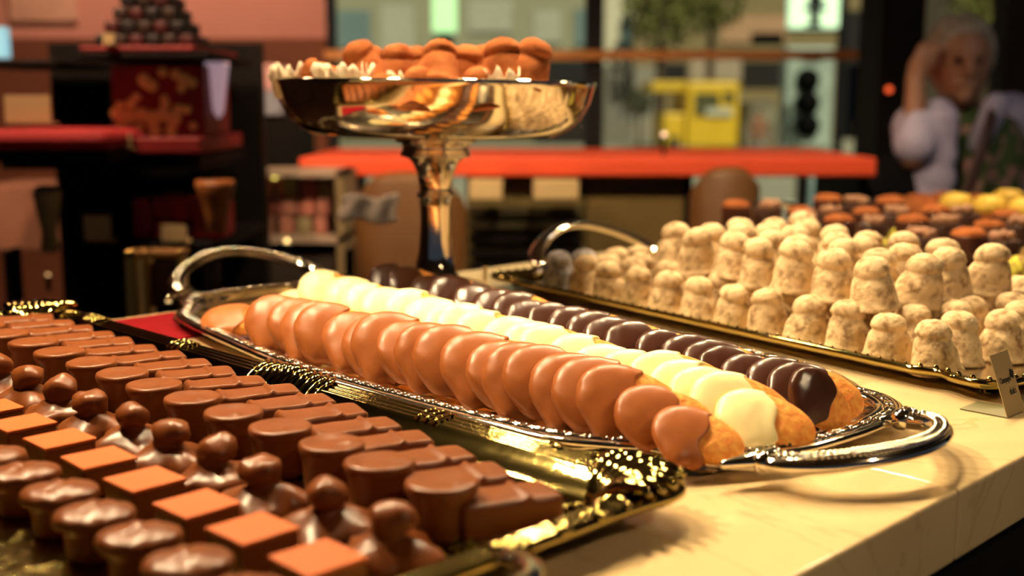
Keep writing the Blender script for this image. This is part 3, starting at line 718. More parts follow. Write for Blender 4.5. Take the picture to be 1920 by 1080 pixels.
# filling layer that carries the heap: more truffles low in the bowl
for i in range(13):
    a = i*2*pi/13; r = .115
    truffle(cm_[i % 5], TZ+Vector((r*cos(a), r*sin(a), zt-.056)), f'cocoa truffle low inside the dish, {ORD[i]} around the ring from the right', 'cocoa truffles low in the footed dish', nm='cocoa_truffle', tilt=3)
for i in range(7):
    a = i*2*pi/7+.2; r = .062
    truffle(cm_[i % 5], TZ+Vector((r*cos(a), r*sin(a), zt-.056)), f'cocoa truffle low inside the dish, {ORD[i]} of the inner ring', 'cocoa truffles low in the footed dish', nm='cocoa_truffle', tilt=3)
# ------------------------------------------------------------------ price cards
def text_mesh(s, size, m, name='lettering'):
    cu = bpy.data.curves.new(name, 'FONT'); cu.body = s; cu.size = size; cu.extrude = .00008; cu.align_x = 'LEFT'
    o = bpy.data.objects.new(name, cu); C.objects.link(o); bpy.context.view_layer.update()
    me_ = bpy.data.meshes.new_from_object(o.evaluated_get(bpy.context.evaluated_depsgraph_get())); me_.materials.clear(); me_.materials.append(m)
    bpy.data.objects.remove(o); bpy.data.curves.remove(cu); r = bpy.data.objects.new(name, me_); C.objects.link(r); return r
pc = at(1888, 785, 0); card = empty('price_card', pc, R45+pi/2+R(4))   # local x = +v, local -y = towards the window
tag(card, 'bent brown price card standing on the marble in front of the truffle tray', 'price card')
card.rotation_euler.z = pi/4
leanc = R(20); Wc, Hc_ = .030, .045
panel = MB().box(0, -.0006, 0, Wc, 0, Hc_).build('card_panel', M['card'], card, smooth=False); panel.rotation_euler = (-leanc, 0, 0); panel.location = (0, 0, .0004)
MB().box(0, 0, .0002, Wc, .034, .0010).build('card_foot', M['cardback'], card, smooth=False)
for s, x, z, sz in (('Champagne', .0035, .0235, .0062), ('dulci', .0140, .0140, .0072)):
    t_ = text_mesh(s, sz, M['ink']); t_.parent = panel; t_.rotation_euler = (pi/2, 0, 0); t_.location = (x, -.0008, z); t_.scale.x = .62 if len(s) > 6 else .8
em = MB()
for a in range(4): em.ball((.0250+.0020*cos(a*pi/2+.4), -.0008, .0280+.0020*sin(a*pi/2+.4)), .0019, 6, (1, .1, 1))
em.build('clover_emblem', M['ink'], panel)
pc2 = at(905, 528, 0); c2_ = empty('price_card', pc2, pi/4); tag(c2_, 'small pale price card foot beside the left end of the truffle tray', 'price card')
MB().box(0, -.0006, 0, .008, 0, .018).build('card_panel', M['cream'], c2_, smooth=False); MB().box(0, 0, 0, .008, .03, .0008).build('card_foot', M['cream'], c2_, smooth=False)
mat_ = MB().box(-.06, -.10, .0002, .07, .10, .0022); o = mat_.build('red_cloth', M['red'], smooth=False, bevel=.0008); o.location = UV(-1.045, .43, 0); o.rotation_euler = (0, 0, R45)
o.location = UV(-1.045, .60, 0)
tag(o, 'red felt cloth lying on the counter behind the gilt tray', 'cloth')
# ------------------------------------------------------------------ inside the shop, behind the counter
def wx(px, Y): return atY(px, 300, Y).x
def wz(py, Y): return atY(960, py, Y).z
def bpx(name, x0, y0, x1, y1, Y, t, m, parent=None, bevel=.004):
    "box whose front face spans these sight lines at depth Y, t deep, origin in world"
    mb = MB(); a = atY(x0, y0, Y); b = atY(x1, y1, Y)
    mb.box(wx(x0, Y), Y, wz(y1, Y), wx(x1, Y), Y+t, wz(y0, Y))
    return mb.build(name, m, parent, smooth=False, bevel=bevel)
def thing(name, lab, cat, grp=None): return tag(empty(name, (0, 0, 0)), lab, cat, grp)
# red topped service counter
RY = 2.95; rc = thing('service_counter', 'low olive cabinet counter with a bright red top behind the footed dish', 'counter')
MB().box(wx(560, RY), RY, wz(331, RY), wx(1645, RY), RY+.62, wz(296, RY)).build('red_top', M['redtop'], rc, smooth=False, bevel=.006)
MB().box(wx(872, RY), RY+.05, FL, wx(1100, RY), RY+.58, wz(333, RY)).build('cabinet', M['olive'], rc, smooth=False, bevel=.004)
MB().box(wx(1103, RY), RY+.05, FL, wx(1290, RY), RY+.58, wz(333, RY)).build('cabinet', plain('olive_light', (.17, .115, .03), .6), rc, smooth=False, bevel=.004)
for i in range(5):
    y0 = 392+i*26
    MB().box(wx(878, RY), RY+.02, wz(y0+12, RY), wx(1095, RY), RY+.049, wz(y0, RY)).build('drawer_slot', M['blackwood'] if i > 1 else plain('olive_dark', (.05, .04, .012)), rc, smooth=False)
MB().box(wx(600, RY), RY+.05, FL, wx(640, RY), RY+.5, wz(333, RY)).build('leg', M['blackwood'], rc, smooth=False)
MB().box(wx(1290, RY), RY+.05, FL, wx(1305, RY), RY+.5, wz(333, RY)).build('leg', M['blackwood'], rc, smooth=False)
MB().box(wx(1625, RY), RY+.05, FL, wx(1640, RY), RY+.5, wz(333, RY)).build('leg', M['blackwood'], rc, smooth=False)
for (x0, x1, lab) in ((880, 942, 'left'), (1000, 1085, 'right')):
    o = MB().box(wx(x0, 2.9), 2.88, wz(372, 2.9), wx(x1, 2.9), 2.94, wz(337, 2.9)).build('paper_sheet', M['cream'], smooth=False, bevel=.002)
    tag(o, f'pale sheet hanging under the red counter top, the {lab} of two', 'paper')
# brown rounded chairs
def tub_chair(px0, px1, ptop, Y, lab, m):
    x0, x1 = wx(px0, Y), wx(px1, Y); cx = (x0+x1)/2; w_ = (x1-x0)/2; zt_ = wz(ptop, Y); c = thing('tub_chair', lab, 'chair')
    zs = max(FL+.45, zt_-.55)
    mb = MB(); n = 24; rows_ = []
    for (h, th) in ((0, 0), (1, 0)): pass
    outer = []; 
    for i in range(n+1):
        q = i/n; a = pi*1.0*q
        top = zt_ - .16*w_*0 - .30*w_*abs(2*q-1)**2.5*2
        for (rr, zz) in ((w_, zs-.1), (w_, top-.02), (w_-.02, top), (w_-.05, top-.02), (w_-.055, zs)):
            mb.v.append((cx+rr*cos(a), Y+.3-rr*sin(a)*.8*0+rr*sin(a)*.8, zz))
    for i in range(n):
        for k in range(4): mb.f.append((i*5+k, (i+1)*5+k, (i+1)*5+k+1, i*5+k+1))
    # mirrored so that the back faces the counter
    mb.v = [(x, 2*(Y+.3)-y, z) for x, y, z in mb.v]
    o = mb.build('backrest', m, c); 
    MB().lathe([(w_*.92, zs-.06), (w_*.96, zs-.02), (w_*.9, zs+.03), (.01, zs+.04)], 24, Matrix.Translation((cx, Y+.3, 0))).build('seat', m, c)
    for sx in (-1, 1):
        for sy in (-1, 1): MB().cap((cx+sx*w_*.6, Y+.3+sy*w_*.6, FL+.02), (cx+sx*w_*.55, Y+.3+sy*w_*.55, zs-.05), .02, .025).build('leg', M['blackwood'], c)
    return c
tub_chair(1338, 1487, 326, 2.3, 'brown chair with rounded back in front of the red counter, right', M['brown'])
tub_chair(622, 862, 336, 2.15, 'large brown leather chair behind the stem of the footed dish', M['brown'])
cl = MB(); Yc = 2.10; n = 14
for i in range(n):
    for j in range(8):
        p = atY(640+105*i/(n-1)+3*sin(j), 368+47*j/7-5*sin(i*.5)-6*(i > 9)*(j < 3), Yc); cl.v.append((p.x, Yc+.005*sin(i*1.1+j*.4), p.z))
for i in range(n-1):
    for j in range(7): cl.f.append((i*8+j, (i+1)*8+j, (i+1)*8+j+1, i*8+j+1))
o = cl.build('napkin', plain('white_linen', (.80, .70, .62), .9)); o.modifiers.new('s', 'SOLIDIFY').thickness = .006
tag(o, 'white napkin draped over the large brown leather chair', 'napkin')
# dark display rack on the left
DY = 2.2; rk = thing('display_rack', 'tall black display rack at the left with red lined shelves', 'shelf')
for (x0, x1) in ((-8, 4), (372, 392)): MB().box(wx(x0, DY), DY, FL, wx(x1, DY), DY+.06, wz(470, DY)).build('post', M['blackwood'], rk, smooth=False, bevel=.003)
def shelf(x0, x1, y0, y1, Y, t, m, nm='shelf_board'): return MB().box(wx(x0, Y), Y, wz(y1, Y), wx(x1, Y), Y+t, wz(y0, Y)).build(nm, m, rk, smooth=False, bevel=.004)
shelf(160, 372, 86, 97, DY, .35, M['redbox'], 'red_shelf'); shelf(155, 400, 98, 112, DY, .38, M['blackwood'])
shelf(212, 376, 258, 288, DY, .35, M['redbox'], 'red_shelf'); shelf(0, 376, 292, 318, DY+.01, .38, M['blackwood'])
shelf(-60, 120, 112, 125, DY+.1, .3, M['blackwood']); shelf(150, 405, 456, 474, DY, .4, M['blackwood'])
MB().box(wx(-60, DY), DY+.42, FL, wx(405, DY), DY+.46, wz(60, DY)).build('back_panel', M['blackwood'], rk, smooth=False)
mb = MB().box(wx(-60, 2.05), 2.05, wz(283, 2.05), wx(205, 2.05), 2.3, wz(244, 2.05)); o = mb.build('red_cushion', M['redpad'], smooth=False, bevel=.02)
tag(o, 'long red padded cushion on the black rack at the left edge', 'cushion')
MB().box(wx(-60, 2.05), 2.06, wz(305, 2.05), wx(200, 2.05), 2.19, wz(288, 2.05)).build('shelf_board', M['blackwood'], rk, smooth=False)
def pricecard(x0, y0, x1, y1, Y, lab, m='cream'):
    c = thing('price_card', lab, 'price card')
    a, b = wx(x0, Y), wx(x1, Y); MB().box(a, Y, wz(y1, Y), b, Y+.003, wz(y0, Y)).build('card_panel', M[m], c, smooth=False)
    MB().box(a, Y, wz(y1, Y), b, Y+.04, wz(y1, Y)+.003).build('card_foot', M[m], c, smooth=False)
pricecard(15, 178, 100, 234, 2.12, 'cream price card standing on the red cushion at left', 'cream')
pricecard(205, 62, 226, 86, 2.18, 'tiny cream card on the upper red shelf of the rack')
pricecard(218, 251, 247, 281, 2.16, 'small cream card below the gold patterned red box')
pricecard(150, 404, 200, 455, 2.16, 'cream card on the low shelf of the rack, left')
pricecard(296, 422, 344, 456, 2.16, 'cream card in front of the dark red packages on the low shelf')
# red box with gold figures
gbx = thing('gift_box', 'red gift box with cream and gold pattern on the rack', 'box')
MB().box(wx(195, DY), DY+.06, wz(256, DY), wx(372, DY), DY+.26, wz(120, DY)).build('box_body', M['redbox'], gbx, smooth=False, bevel=.004)
gp = MB(); rn = random.Random(5)
for (x, y, r) in [(270, 150, 13), (285, 160, 12), (305, 135, 10), (330, 140, 11), (345, 150, 13), (360, 155, 10), (275, 160, 8), (340, 165, 9), (218, 212, 12), (226, 218, 13), (245, 195, 11), (255, 182, 9), (240, 220, 15), (265, 215, 14), (285, 222, 16), (305, 215, 14), (325, 222, 15), (310, 195, 10), (335, 205, 11), (350, 205, 9), (230, 240, 12), (260, 242, 12), (290, 244, 13), (320, 244, 12), (362, 236, 8), (308, 185, 8), (225, 198, 9)]:
    p = atY(x, y, DY+.058); gp.ball(p, r/F*DY, 6, (1, .12, 1))
gp.build('gold_pattern', plain('gold_pattern_flat', (.95, .68, .26), .7), gbx)
# stacked wrapped packages (the dark tree shaped stack)
pk = 0; rn = random.Random(11)
for r_, (y0, y1, xa, xb) in enumerate([(60, 86, 172, 362), (34, 60, 190, 345), (8, 34, 208, 330), (-18, 8, 222, 318), (-44, -18, 240, 300)]):
    nb = 6-r_
    for i in range(nb):
        x0 = xa+(xb-xa)*i/nb; x1 = xa+(xb-xa)*(i+1)/nb-3
        if y1 > 80 and 200 < (x0+x1)/2 < 228: pass
        m = plain('wrap_%s' % ('black', 'red', 'amber')[(i*2+r_) % 3], ((.006, .004, .003), (.06, .005, .004), (.025, .010, .003))[(i*2+r_) % 3], .6)
        o = MB().box(wx(x0, DY), DY+.05, wz(y1, DY), wx(x1, DY), DY+.17, wz(y0+1, DY)).build('wrapped_package', m, smooth=False, bevel=.006)
        tag(o, f'dark wrapped package, {ORD[i]} from left, {ORD[r_]} tier up of the peaked stack', 'package', 'packages in the peaked stack')
# dark red packages on the low shelf
for i, (x0, y0, x1, y1) in enumerate([(226, 376, 262, 455), (264, 372, 300, 418), (302, 376, 338, 420), (340, 380, 372, 455), (372, 384, 400, 455), (264, 420, 294, 455)]):
    o = MB().box(wx(x0, DY), DY+.05, wz(y1, DY), wx(x1, DY), DY+.15, wz(y0, DY)).build('red_package', M['redbox'] if i % 2 else plain('crimson', (.35, .012, .02), .6), smooth=False, bevel=.006)
    tag(o, f'dark red package on the low rack shelf, {ORD[i]} of six counting from left', 'package', 'red packages on the low shelf')
# glass case with pink packets
GY = 2.72; gc = thing('display_case', 'pale shelf unit of pink packets between the rack and the brown leather chair', 'shelf')
wt = plain('pale_shelf', (.55, .42, .30), .5)
MB().box(wx(400, GY), GY, wz(456, GY), wx(640, GY), GY+.2, wz(443, GY)).build('shelf_board', wt, gc, smooth=False)
MB().box(wx(400, GY), GY+.20, FL, wx(645, GY), GY+.215, wz(322, GY)).build('back_panel', plain('case_back', (.24, .13, .07)), gc, smooth=False)
MB().box(wx(628, GY), GY, FL, wx(640, GY), GY+.20, wz(322, GY)).build('side_panel', plain('case_side', (.30, .22, .10)), gc, smooth=False)
MB().box(wx(430, GY), GY, wz(332, GY), wx(640, GY), GY+.2, wz(322, GY)).build('top_board', wt, gc, smooth=False)
MB().box(wx(400, GY), GY+.02, FL, wx(640, GY), GY+.19, wz(475, GY)).build('base_cabinet', plain('case_base', (.045, .03, .02)), gc, smooth=False)
rn = random.Random(2); cols = [(.75, .26, .18), (.62, .18, .13), (.42, .34, .17), (.75, .40, .28), (.55, .22, .15)]
kk = 0
for r_, (y0, y1) in enumerate(((338, 372), (376, 408), (411, 443))):
    for i in range(6):
        x0 = 425+r_*-6+i*33; c_ = rn.randrange(5)
        o = MB().box(wx(x0, GY), GY+.04, wz(y1, GY), wx(x0+28, GY), GY+.16, wz(y0, GY)).build('packet', plain(f'packet_{c_}', cols[c_]), smooth=False, bevel=.006)
        tag(o, f'pinkish packet in the pale shelf unit, {ORD[r_]} tier from top, {ORD[i]} from left', 'packet', 'packets in the pale shelf unit')
# glazed orange jar between rack and case, cups
def jar(name, px, y0, y1, wpx, Y, prof, m, lab, cat):
    x = wx(px, Y); z0, z1 = wz(y1, Y), wz(y0, Y); r = wpx/2/F*Y
    o = MB().lathe([(max(a*r, .0005), z0+(z1-z0)*b) for a, b in prof], 24, Matrix.Translation((x, Y+r, 0))).build(name, m); return tag(o, lab, cat)
jar('orange_vase', 392, 340, 440, 74, 2.16, [(.35, 0), (.5, .05), (.55, .3), (.85, .7), (1, .9), (.95, 1), (.8, .97), (.1, .9)], plain('orange_glaze', (.45, .16, .04), .4), 'flared orange vase at the right end of the low rack shelf', 'vase')
jar('paper_cone', 408, 116, 222, 44, 2.3, [(.1, 0), (.45, .12), (.65, .45), (1, .92), (1, 1), (.85, .97), (.05, .9)], glow('lilac_glow', (.62, .42, .50), .42), 'pale lilac cone right of the black rack, with glow added', 'lamp')  # glow added to brighten a dimly lit cone
jar('cream_vase', 72, 350, 478, 60, 2.1, [(.3, 0), (.6, .04), (.45, .3), (.7, .6), (.9, .9), (.6, 1), (.1, .95)], plain('cream_glaze', (.42, .33, .13), .5), 'cream vase standing at the left edge behind the gilt tray', 'vase')
o = bpx('pink_box', 462, 120, 520, 168, 3.4, .2, plain('pink_card', (.75, .42, .40))); tag(o, 'pale pink box left of the footed dish, topmost of two', 'box')
o = bpx('grey_box', 462, 170, 530, 216, 3.4, .2, plain('blue_grey_card', (.30, .33, .40))); tag(o, 'blue grey box beneath the pale pink box', 'box')
o = bpx('stand_block', 458, 218, 560, 320, 3.42, .3, M['blackwood']); tag(o, 'black plinth under the pink and grey boxes', 'plinth')
o = bpx('sideboard', -60, 350, 150, 470, 2.9, .3, plain('pink_board', (.40, .18, .11))); tag(o, 'pinkish sideboard at the far left edge behind the cream vase', 'sideboard')
o = bpx('wall_poster', 35, -40, 160, 40, WY-.03, .01, plain('salmon_poster', (.70, .36, .22), .8)); tag(o, 'salmon coloured poster on the back wall at the upper left', 'poster')
o = bpx('window_glare', -30, 50, 20, 108, 3.2, .05, glow('cyan_glow', (.30, .62, .70), .9)); tag(o, 'pale cyan window glare at the far left edge', 'lamp')  # glare on the window put in as a glowing panel
bs = thing('brass_stand', 'brass framed stand behind the red cloth', 'stand'); BY = 1.72
for (x0, x1) in ((222, 246), (256, 268), (322, 332)): MB().box(wx(x0, BY), BY, -.30, wx(x1, BY), BY+.03, wz(470, BY)).build('post', M['brass'], bs, smooth=False, bevel=.003)
MB().box(wx(222, BY), BY, wz(486, BY), wx(332, BY), BY+.05, wz(472, BY)).build('top_rail', plain('amber_wood', (.30, .13, .03)), bs, smooth=False, bevel=.003)
MB().box(wx(262, BY), BY+.02, wz(580, BY), wx(326, BY), BY+.05, wz(500, BY)).build('panel', plain('brown_picture', (.14, .07, .03)), bs, smooth=False)
MB().box(wx(215, BY), BY-.02, FL, wx(340, BY), BY+.10, -.30).build('base', M['blackwood'], bs, smooth=False)
# glowing balls standing for lamp reflections; the last is a red light
for i, (px, py, Y, r, cc, lab) in enumerate([(515, 330, 2.74, 6, (1, .8, .15), 'small round yellow lamp reflection at the top corner of the pale shelf unit'), (538, 452, 2.5, 5, (1, .7, .25), 'small amber lamp reflection at the edge of the pale shelf board'),
        (90, 516, 2.2, 4, (.9, .5, .2), 'small amber lamp reflection low at the left edge behind the gilt tray'), (316, 566, 1.65, 5, (.9, .6, .25), 'small amber lamp reflection beside the corner of the silver tray'), (1245, 252, 3.1, 5, (1, .75, .5), 'small warm lamp reflection above the red counter'), (1667, 168, 3.985, 6, (1, .12, .03), 'small red light on the black pillar')]):
    lp = thing('round_glow', lab, 'lamp'); p = atY(px, py, Y)
    MB().ball(p, r/F*Y, 8).build('glow_ball', glow('glow_ball_%d' % i, cc, 3.0 if i < 2 else 1.3), lp)
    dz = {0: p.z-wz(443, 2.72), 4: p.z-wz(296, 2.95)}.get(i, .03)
    MB().cap(p-Vector((0, 0, r/F*Y)), p-Vector((0, 0, dz-.004)), .005, .005).build('support_rod', M['blackwood'], lp)
# ------------------------------------------------------------------ the street beyond the rear window
S = lambda mb, n_, m: struct(n_, mb, m)
struct('floor_street', MB().box(-40, 5.0, FL-.25, 40, 90, FL-.15), M['road'])
for i, y_ in enumerate((12.5, 19)):
    o = MB().box(-6, y_, FL-.149, 14, y_+.35, FL-.145).build('road_marking', M['whiteline'], smooth=False); tag(o, f'pale painted line across the road, {"nearer" if i == 0 else "farther"} of two', 'road marking')
def building(name, x0, x1, y1, Y, m, lab, wins=(), top=-260, wm=None):
    b = thing(name, lab, 'building'); MB().box(wx(x0, Y), Y, FL-.15, wx(x1, Y), Y+6, wz(top, Y)).build('wall', m, b, smooth=False)
    for (a, c, d, e, mm) in wins: MB().box(wx(a, Y), Y-.12, wz(e, Y), wx(d, Y), Y+.02, wz(c, Y)).build('window', mm, b, smooth=False)
    return b
dkw = plain('dark_window', (.015, .013, .012), .4); pal = plain('pale_window', (.45, .47, .40)); blu = plain('bluish_window', (.16, .24, .26))
building('grey_green_building', 560, 1128, 0, 46, plain('grey_green_render', (.34, .34, .24)), 'grey green facade across the street behind the footed dish',
    [(640, 20, 700, 90, blu), (720, 10, 780, 100, pal), (880, 0, 960, 60, pal), (1000, 20, 1050, 80, pal), (1075, 18, 1095, 85, blu), (1000, 112, 1128, 292, dkw), (640, 115, 1000, 290, plain('olive_shop', (.14, .12, .07)))])
building('white_column_building', 1131, 1186, 0, 44, plain('white_render', (.72, .68, .54)), 'narrow white lit facade right of the dark window post', [(1160, 30, 1180, 115, blu), (1131, 122, 1186, 292, plain('grey_base', (.20, .19, .16)))])
building('brown_building', 1186, 1680, 0, 52, plain('olive_brown_render', (.26, .20, .10)), 'olive brown building behind the yellow vehicle and the trees',
    [(1186, 125, 1230, 292, plain('grey_arch', (.30, .28, .24))), (1232, 118, 1284, 150, dkw), (1290, 112, 1384, 150, plain('grey_pink', (.42, .34, .26))), (1386, 115, 1460, 162, dkw), (1345, 30, 1465, 80, plain('peach_wall', (.50, .30, .18))), (1400, 62, 1460, 80, plain('orange_sign', (.55, .30, .10))), (1575, 20, 1620, 280, dkw), (1580, 120, 1612, 270, plain('brown_pillar', (.30, .22, .12)))])
building('dark_building', 1680, 2100, 0, 52, plain('dark_brown_render', (.05, .035, .02)), 'dark building at the right behind the person',
    [(1870, 10, 1920, 120, plain('tan_window', (.35, .22, .08)))])
def tree(px, py, rpx, Y, lab, dark=False, seed=1):
    t = thing('street_tree', lab, 'tree'); p = atY(px, py, Y); rn = random.Random(seed); fo = MB(); r0 = rpx/F*Y
    for k in range(420):
        d = Vector((rn.gauss(0, 1), rn.gauss(0, 1), rn.gauss(0, 1))).normalized()*r0*rn.random()**.4; c = p+d
        s_ = r0*.13*rn.uniform(.6, 1.3); a = Vector((rn.uniform(-1, 1), rn.uniform(-1, 1), rn.uniform(-1, 1))).normalized()*s_; b = a.cross(Vector((rn.uniform(-1, 1), rn.uniform(-1, 1), .3))).normalized()*s_*.7
        n0 = len(fo.v); fo.v += [tuple(c-a), tuple(c+b), tuple(c+a), tuple(c-b)]; fo.f.append((n0, n0+1, n0+2, n0+3))
    fo.build('foliage', plain('leaf_%d' % seed, (.13, .14, .02) if not dark else (.05, .06, .012), .8), t, smooth=False)
    tr = MB().cap((p.x, p.y, FL-.15), (p.x, p.y, p.z), .16*r0, .08*r0); tr.cap((p.x, p.y, p.z-.3*r0), (p.x+.5*r0, p.y, p.z+.4*r0), .06*r0, .02*r0); tr.build('trunk', plain('bark', (.07, .045, .02)), t)
tree(1240, 10, 78, 42, 'leafy street tree above the yellow vehicle', seed=1); tree(1335, 0, 66, 45.5, 'second street tree, right of the one above the vehicle', seed=2)
tree(1200, 190, 28, 41, 'small dark tree in front of the grey arch', True, 3); tree(1830, 10, 60, 20, 'sunlit tree behind the head of the person', seed=4); tree(1905, 60, 70, 24, 'dark tree at the right edge behind the person', True, 5)
# yellow vehicle
vY = 33; vn = thing('yellow_van', 'yellow boxy van parked across the street', 'van'); yel = plain('yellow_paint', (.80, .52, .03), .4)
X = lambda p: wx(p, vY)
Z = lambda p: wz(p, vY)
MB().box(X(1285), vY, Z(278), X(1384), vY+3.2, Z(152)).build('body', yel, vn, smooth=False, bevel=.12)
MB().box(X(1222), vY+.3, Z(172), X(1286), vY+3.0, Z(152)).build('canopy', yel, vn, smooth=False, bevel=.05)
MB().box(X(1245), vY+.3, Z(275), X(1290), vY+3.0, Z(212)).build('bonnet', yel, vn, smooth=False, bevel=.1)
MB().box(X(1300), vY-.06, Z(215), X(1345), vY+.05, Z(175)).build('windshield', plain('van_glass', (.10, .10, .05), .2), vn, smooth=False)
MB().box(X(1354), vY-.06, Z(192), X(1372), vY+.05, Z(172)).build('side_window', plain('van_glass', (.10, .10, .05), .2), vn, smooth=False)
MB().box(X(1320), vY-.09, Z(218), X(1370), vY+.02, Z(203)).build('bumper', plain('pale_bumper', (.55, .55, .45)), vn, smooth=False, bevel=.03)
for (p, d) in ((1265, .5), (1365, .5), (1265, 2.6), (1365, 2.6)):
    MB().lathe([(.01, -.12), (.34, -.12), (.38, -.08), (.38, .08), (.34, .12), (.01, .12)], 20, Matrix.Translation((X(p), vY+d, FL-.15+.38)) @ Matrix.Rotation(pi/2, 4, 'Y')).build('wheel', plain('tyre', (.02, .02, .02)), vn)
car = thing('parked_car', 'grey brown car parked right of the yellow van', 'car'); cY = 33
cm2 = plain('car_paint', (.20, .18, .13), .4); cxm = (wx(1396, cY)+wx(1462, cY))/2; cw = (wx(1462, cY)-wx(1396, cY))/2
prof_ = [(-1, .35), (-1, .9), (-.85, 1.0), (-.6, 1.55), (-.4, 1.66), (.4, 1.66), (.6, 1.55), (.85, 1.0), (1, .9), (1, .35)]
cb = MB(); nP = len(prof_)
for yy in (cY, cY+3.8): cb.v += [(cxm+a*cw, yy, FL-.15+b) for a, b in prof_]
cb.f = [tuple(range(nP)), tuple(range(nP, 2*nP))[::-1]]+[(i, (i+1) % nP, nP+(i+1) % nP, nP+i) for i in range(nP)]
cb.build('body', cm2, car, smooth=False, bevel=.05)
MB().box(cxm-cw*.6, cY-.03, FL+.88, cxm+cw*.6, cY+.02, FL+1.33).build('windshield', plain('car_glass', (.30, .28, .20), .2), car, smooth=False)
for sx in (-1, 1):
    for yy in (cY+.5, cY+3.2): MB().lathe([(.01, -.1), (.30, -.1), (.30, .1), (.01, .1)], 18, Matrix.Translation((cxm+sx*cw*.85, yy, FL+.16)) @ Matrix.Rotation(pi/2, 4, 'Y')).build('wheel', plain('tyre', (.02, .02, .02)), car)
# traffic light, sign, tall lit panel, news boxes, bollard
TY = 10.5; tl = thing('traffic_light', 'large pale blue grey traffic light housing with three dark round lenses', 'traffic light')
pb = plain('pale_blue_metal', (.42, .52, .48), .5)
MB().box(wx(1468, TY), TY, wz(278, TY), wx(1558, TY), TY+.25, wz(86, TY)).build('housing', pb, tl, smooth=False, bevel=.03)
for py in (150, 193, 236):
    p = atY(1514, py, TY-.02); MB().lathe([(.09, -.03), (.105, -.03), (.105, .02), (.001, .02)], 28, Matrix.Translation(p) @ Matrix.Rotation(pi/2, 4, 'X')).build('lens', M['black'], tl)
    MB().lathe([(.085, .0), (.002, .02)], 28, Matrix.Translation(p-Vector((0, .035, 0))) @ Matrix.Rotation(pi/2, 4, 'X')).build('lens_glass', M['black'], tl)
MB().box(wx(1496, TY), TY-.02, wz(113, TY), wx(1532, TY), TY+.02, wz(100, TY)).build('plate', plain('brown_plate', (.10, .06, .03)), tl, smooth=False)
MB().cap(Vector((wx(1513, TY), TY+.12, FL-.15)), Vector((wx(1513, TY), TY+.12, wz(276, TY))), .06, .06).build('pole', M['blackwood'], tl)
sg = thing('lit_sign', 'lit pale green square sign with a black emblem at the top', 'sign'); SY = 9.5
wl = MB().box(wx(1471, SY), SY, wz(53, SY), wx(1563, SY), SY+.12, wz(-45, SY)).build('light_box', glow('pale_green_light', (.72, 1.0, .70), .95), sg, smooth=False, bevel=.02)
e_ = MB()
for (x0, y0, x1, y1) in ((1508, -20, 1525, 50), (1496, 12, 1538, 20), (1503, -4, 1532, 8), (1500, 46, 1530, 52)): e_.box(wx(x0, SY), SY-.012, wz(y1, SY), wx(x1, SY), SY-.001, wz(y0, SY))
e_.build('emblem', M['ink'], sg, smooth=False)
MB().box(wx(1471, SY), SY+.02, wz(60, SY), wx(1563, SY), SY+.14, wz(55, SY)).build('bracket', M['blackwood'], sg, smooth=False)
MB().cap(Vector((wx(1575, SY), SY+.1, FL-.15)), Vector((wx(1575, SY), SY+.1, wz(-50, SY))), .04, .04).build('pole', M['blackwood'], sg)
MB().box(wx(1560, SY), SY+.06, wz(10, SY), wx(1578, SY), SY+.12, wz(0, SY)).build('arm', M['blackwood'], sg, smooth=False)
tp = thing('light_column', 'tall narrow yellow green lit panel left of the black pillar', 'sign')
MB().box(wx(1622, 8), 8, wz(142, 8), wx(1652, 8), 8.1, wz(-60, 8)).build('light_tube', glow('yellow_green_light', (.72, .95, .25), 1.0), tp, smooth=False, bevel=.01)
MB().cap(Vector((wx(1637, 8), 8.05, FL-.15)), Vector((wx(1637, 8), 8.05, wz(142, 8))), .03, .03).build('pole', M['blackwood'], tp)
gs = thing('lit_sign', 'pale green lit sign above the truffles of the footed dish', 'sign')
MB().box(wx(812, 14), 14, wz(62, 14), wx(858, 14), 14.2, wz(-60, 14)).build('light_box', glow('soft_green_light', (.50, .85, .45), .8), gs, smooth=False, bevel=.03)
MB().box(wx(818, 14), 14, wz(84, 14), wx(850, 14), 14.2, wz(63, 14)).build('bracket', M['black'], gs, smooth=False)
MB().cap(Vector((wx(835, 14), 14.1, FL-.15)), Vector((wx(835, 14), 14.1, wz(84, 14))), .05, .05).build('pole', M['black'], gs)
for i, (px, lab) in enumerate(((1624, 'yellow news box on the pavement, left of the pair by the black pillar'), (1652, 'yellow news box on the pavement, right of the pair by the black pillar'))):
    nb = thing('news_box', lab, 'box'); Y = 16
    MB().box(wx(px-13, Y), Y, wz(290, Y), wx(px+13, Y), Y+.3, wz(258, Y)).build('cabinet', plain('amber_paint', (.62, .40, .05), .5), nb, smooth=False, bevel=.02)
    MB().box(wx(px-13, Y), Y, wz(255, Y), wx(px+13, Y), Y+.3, wz(228, Y)).build('head', plain('orange_paint', (.48, .22, .04), .5), nb, smooth=False, bevel=.02)
    MB().cap(Vector((wx(px, Y), Y+.15, FL-.15)), Vector((wx(px, Y), Y+.15, wz(250, Y))), .04, .04).build('post', M['black'], nb)
bo = MB().cap(Vector((wx(1528, 8.5), 8.5, FL-.15)), Vector((wx(1532, 8.5), 8.5, wz(345, 8.5))), .06, .05).build('bollard', plain('pale_blue_paint', (.42, .60, .62), .6)); tag(bo, 'pale blue bollard seen beneath the red counter', 'bollard')
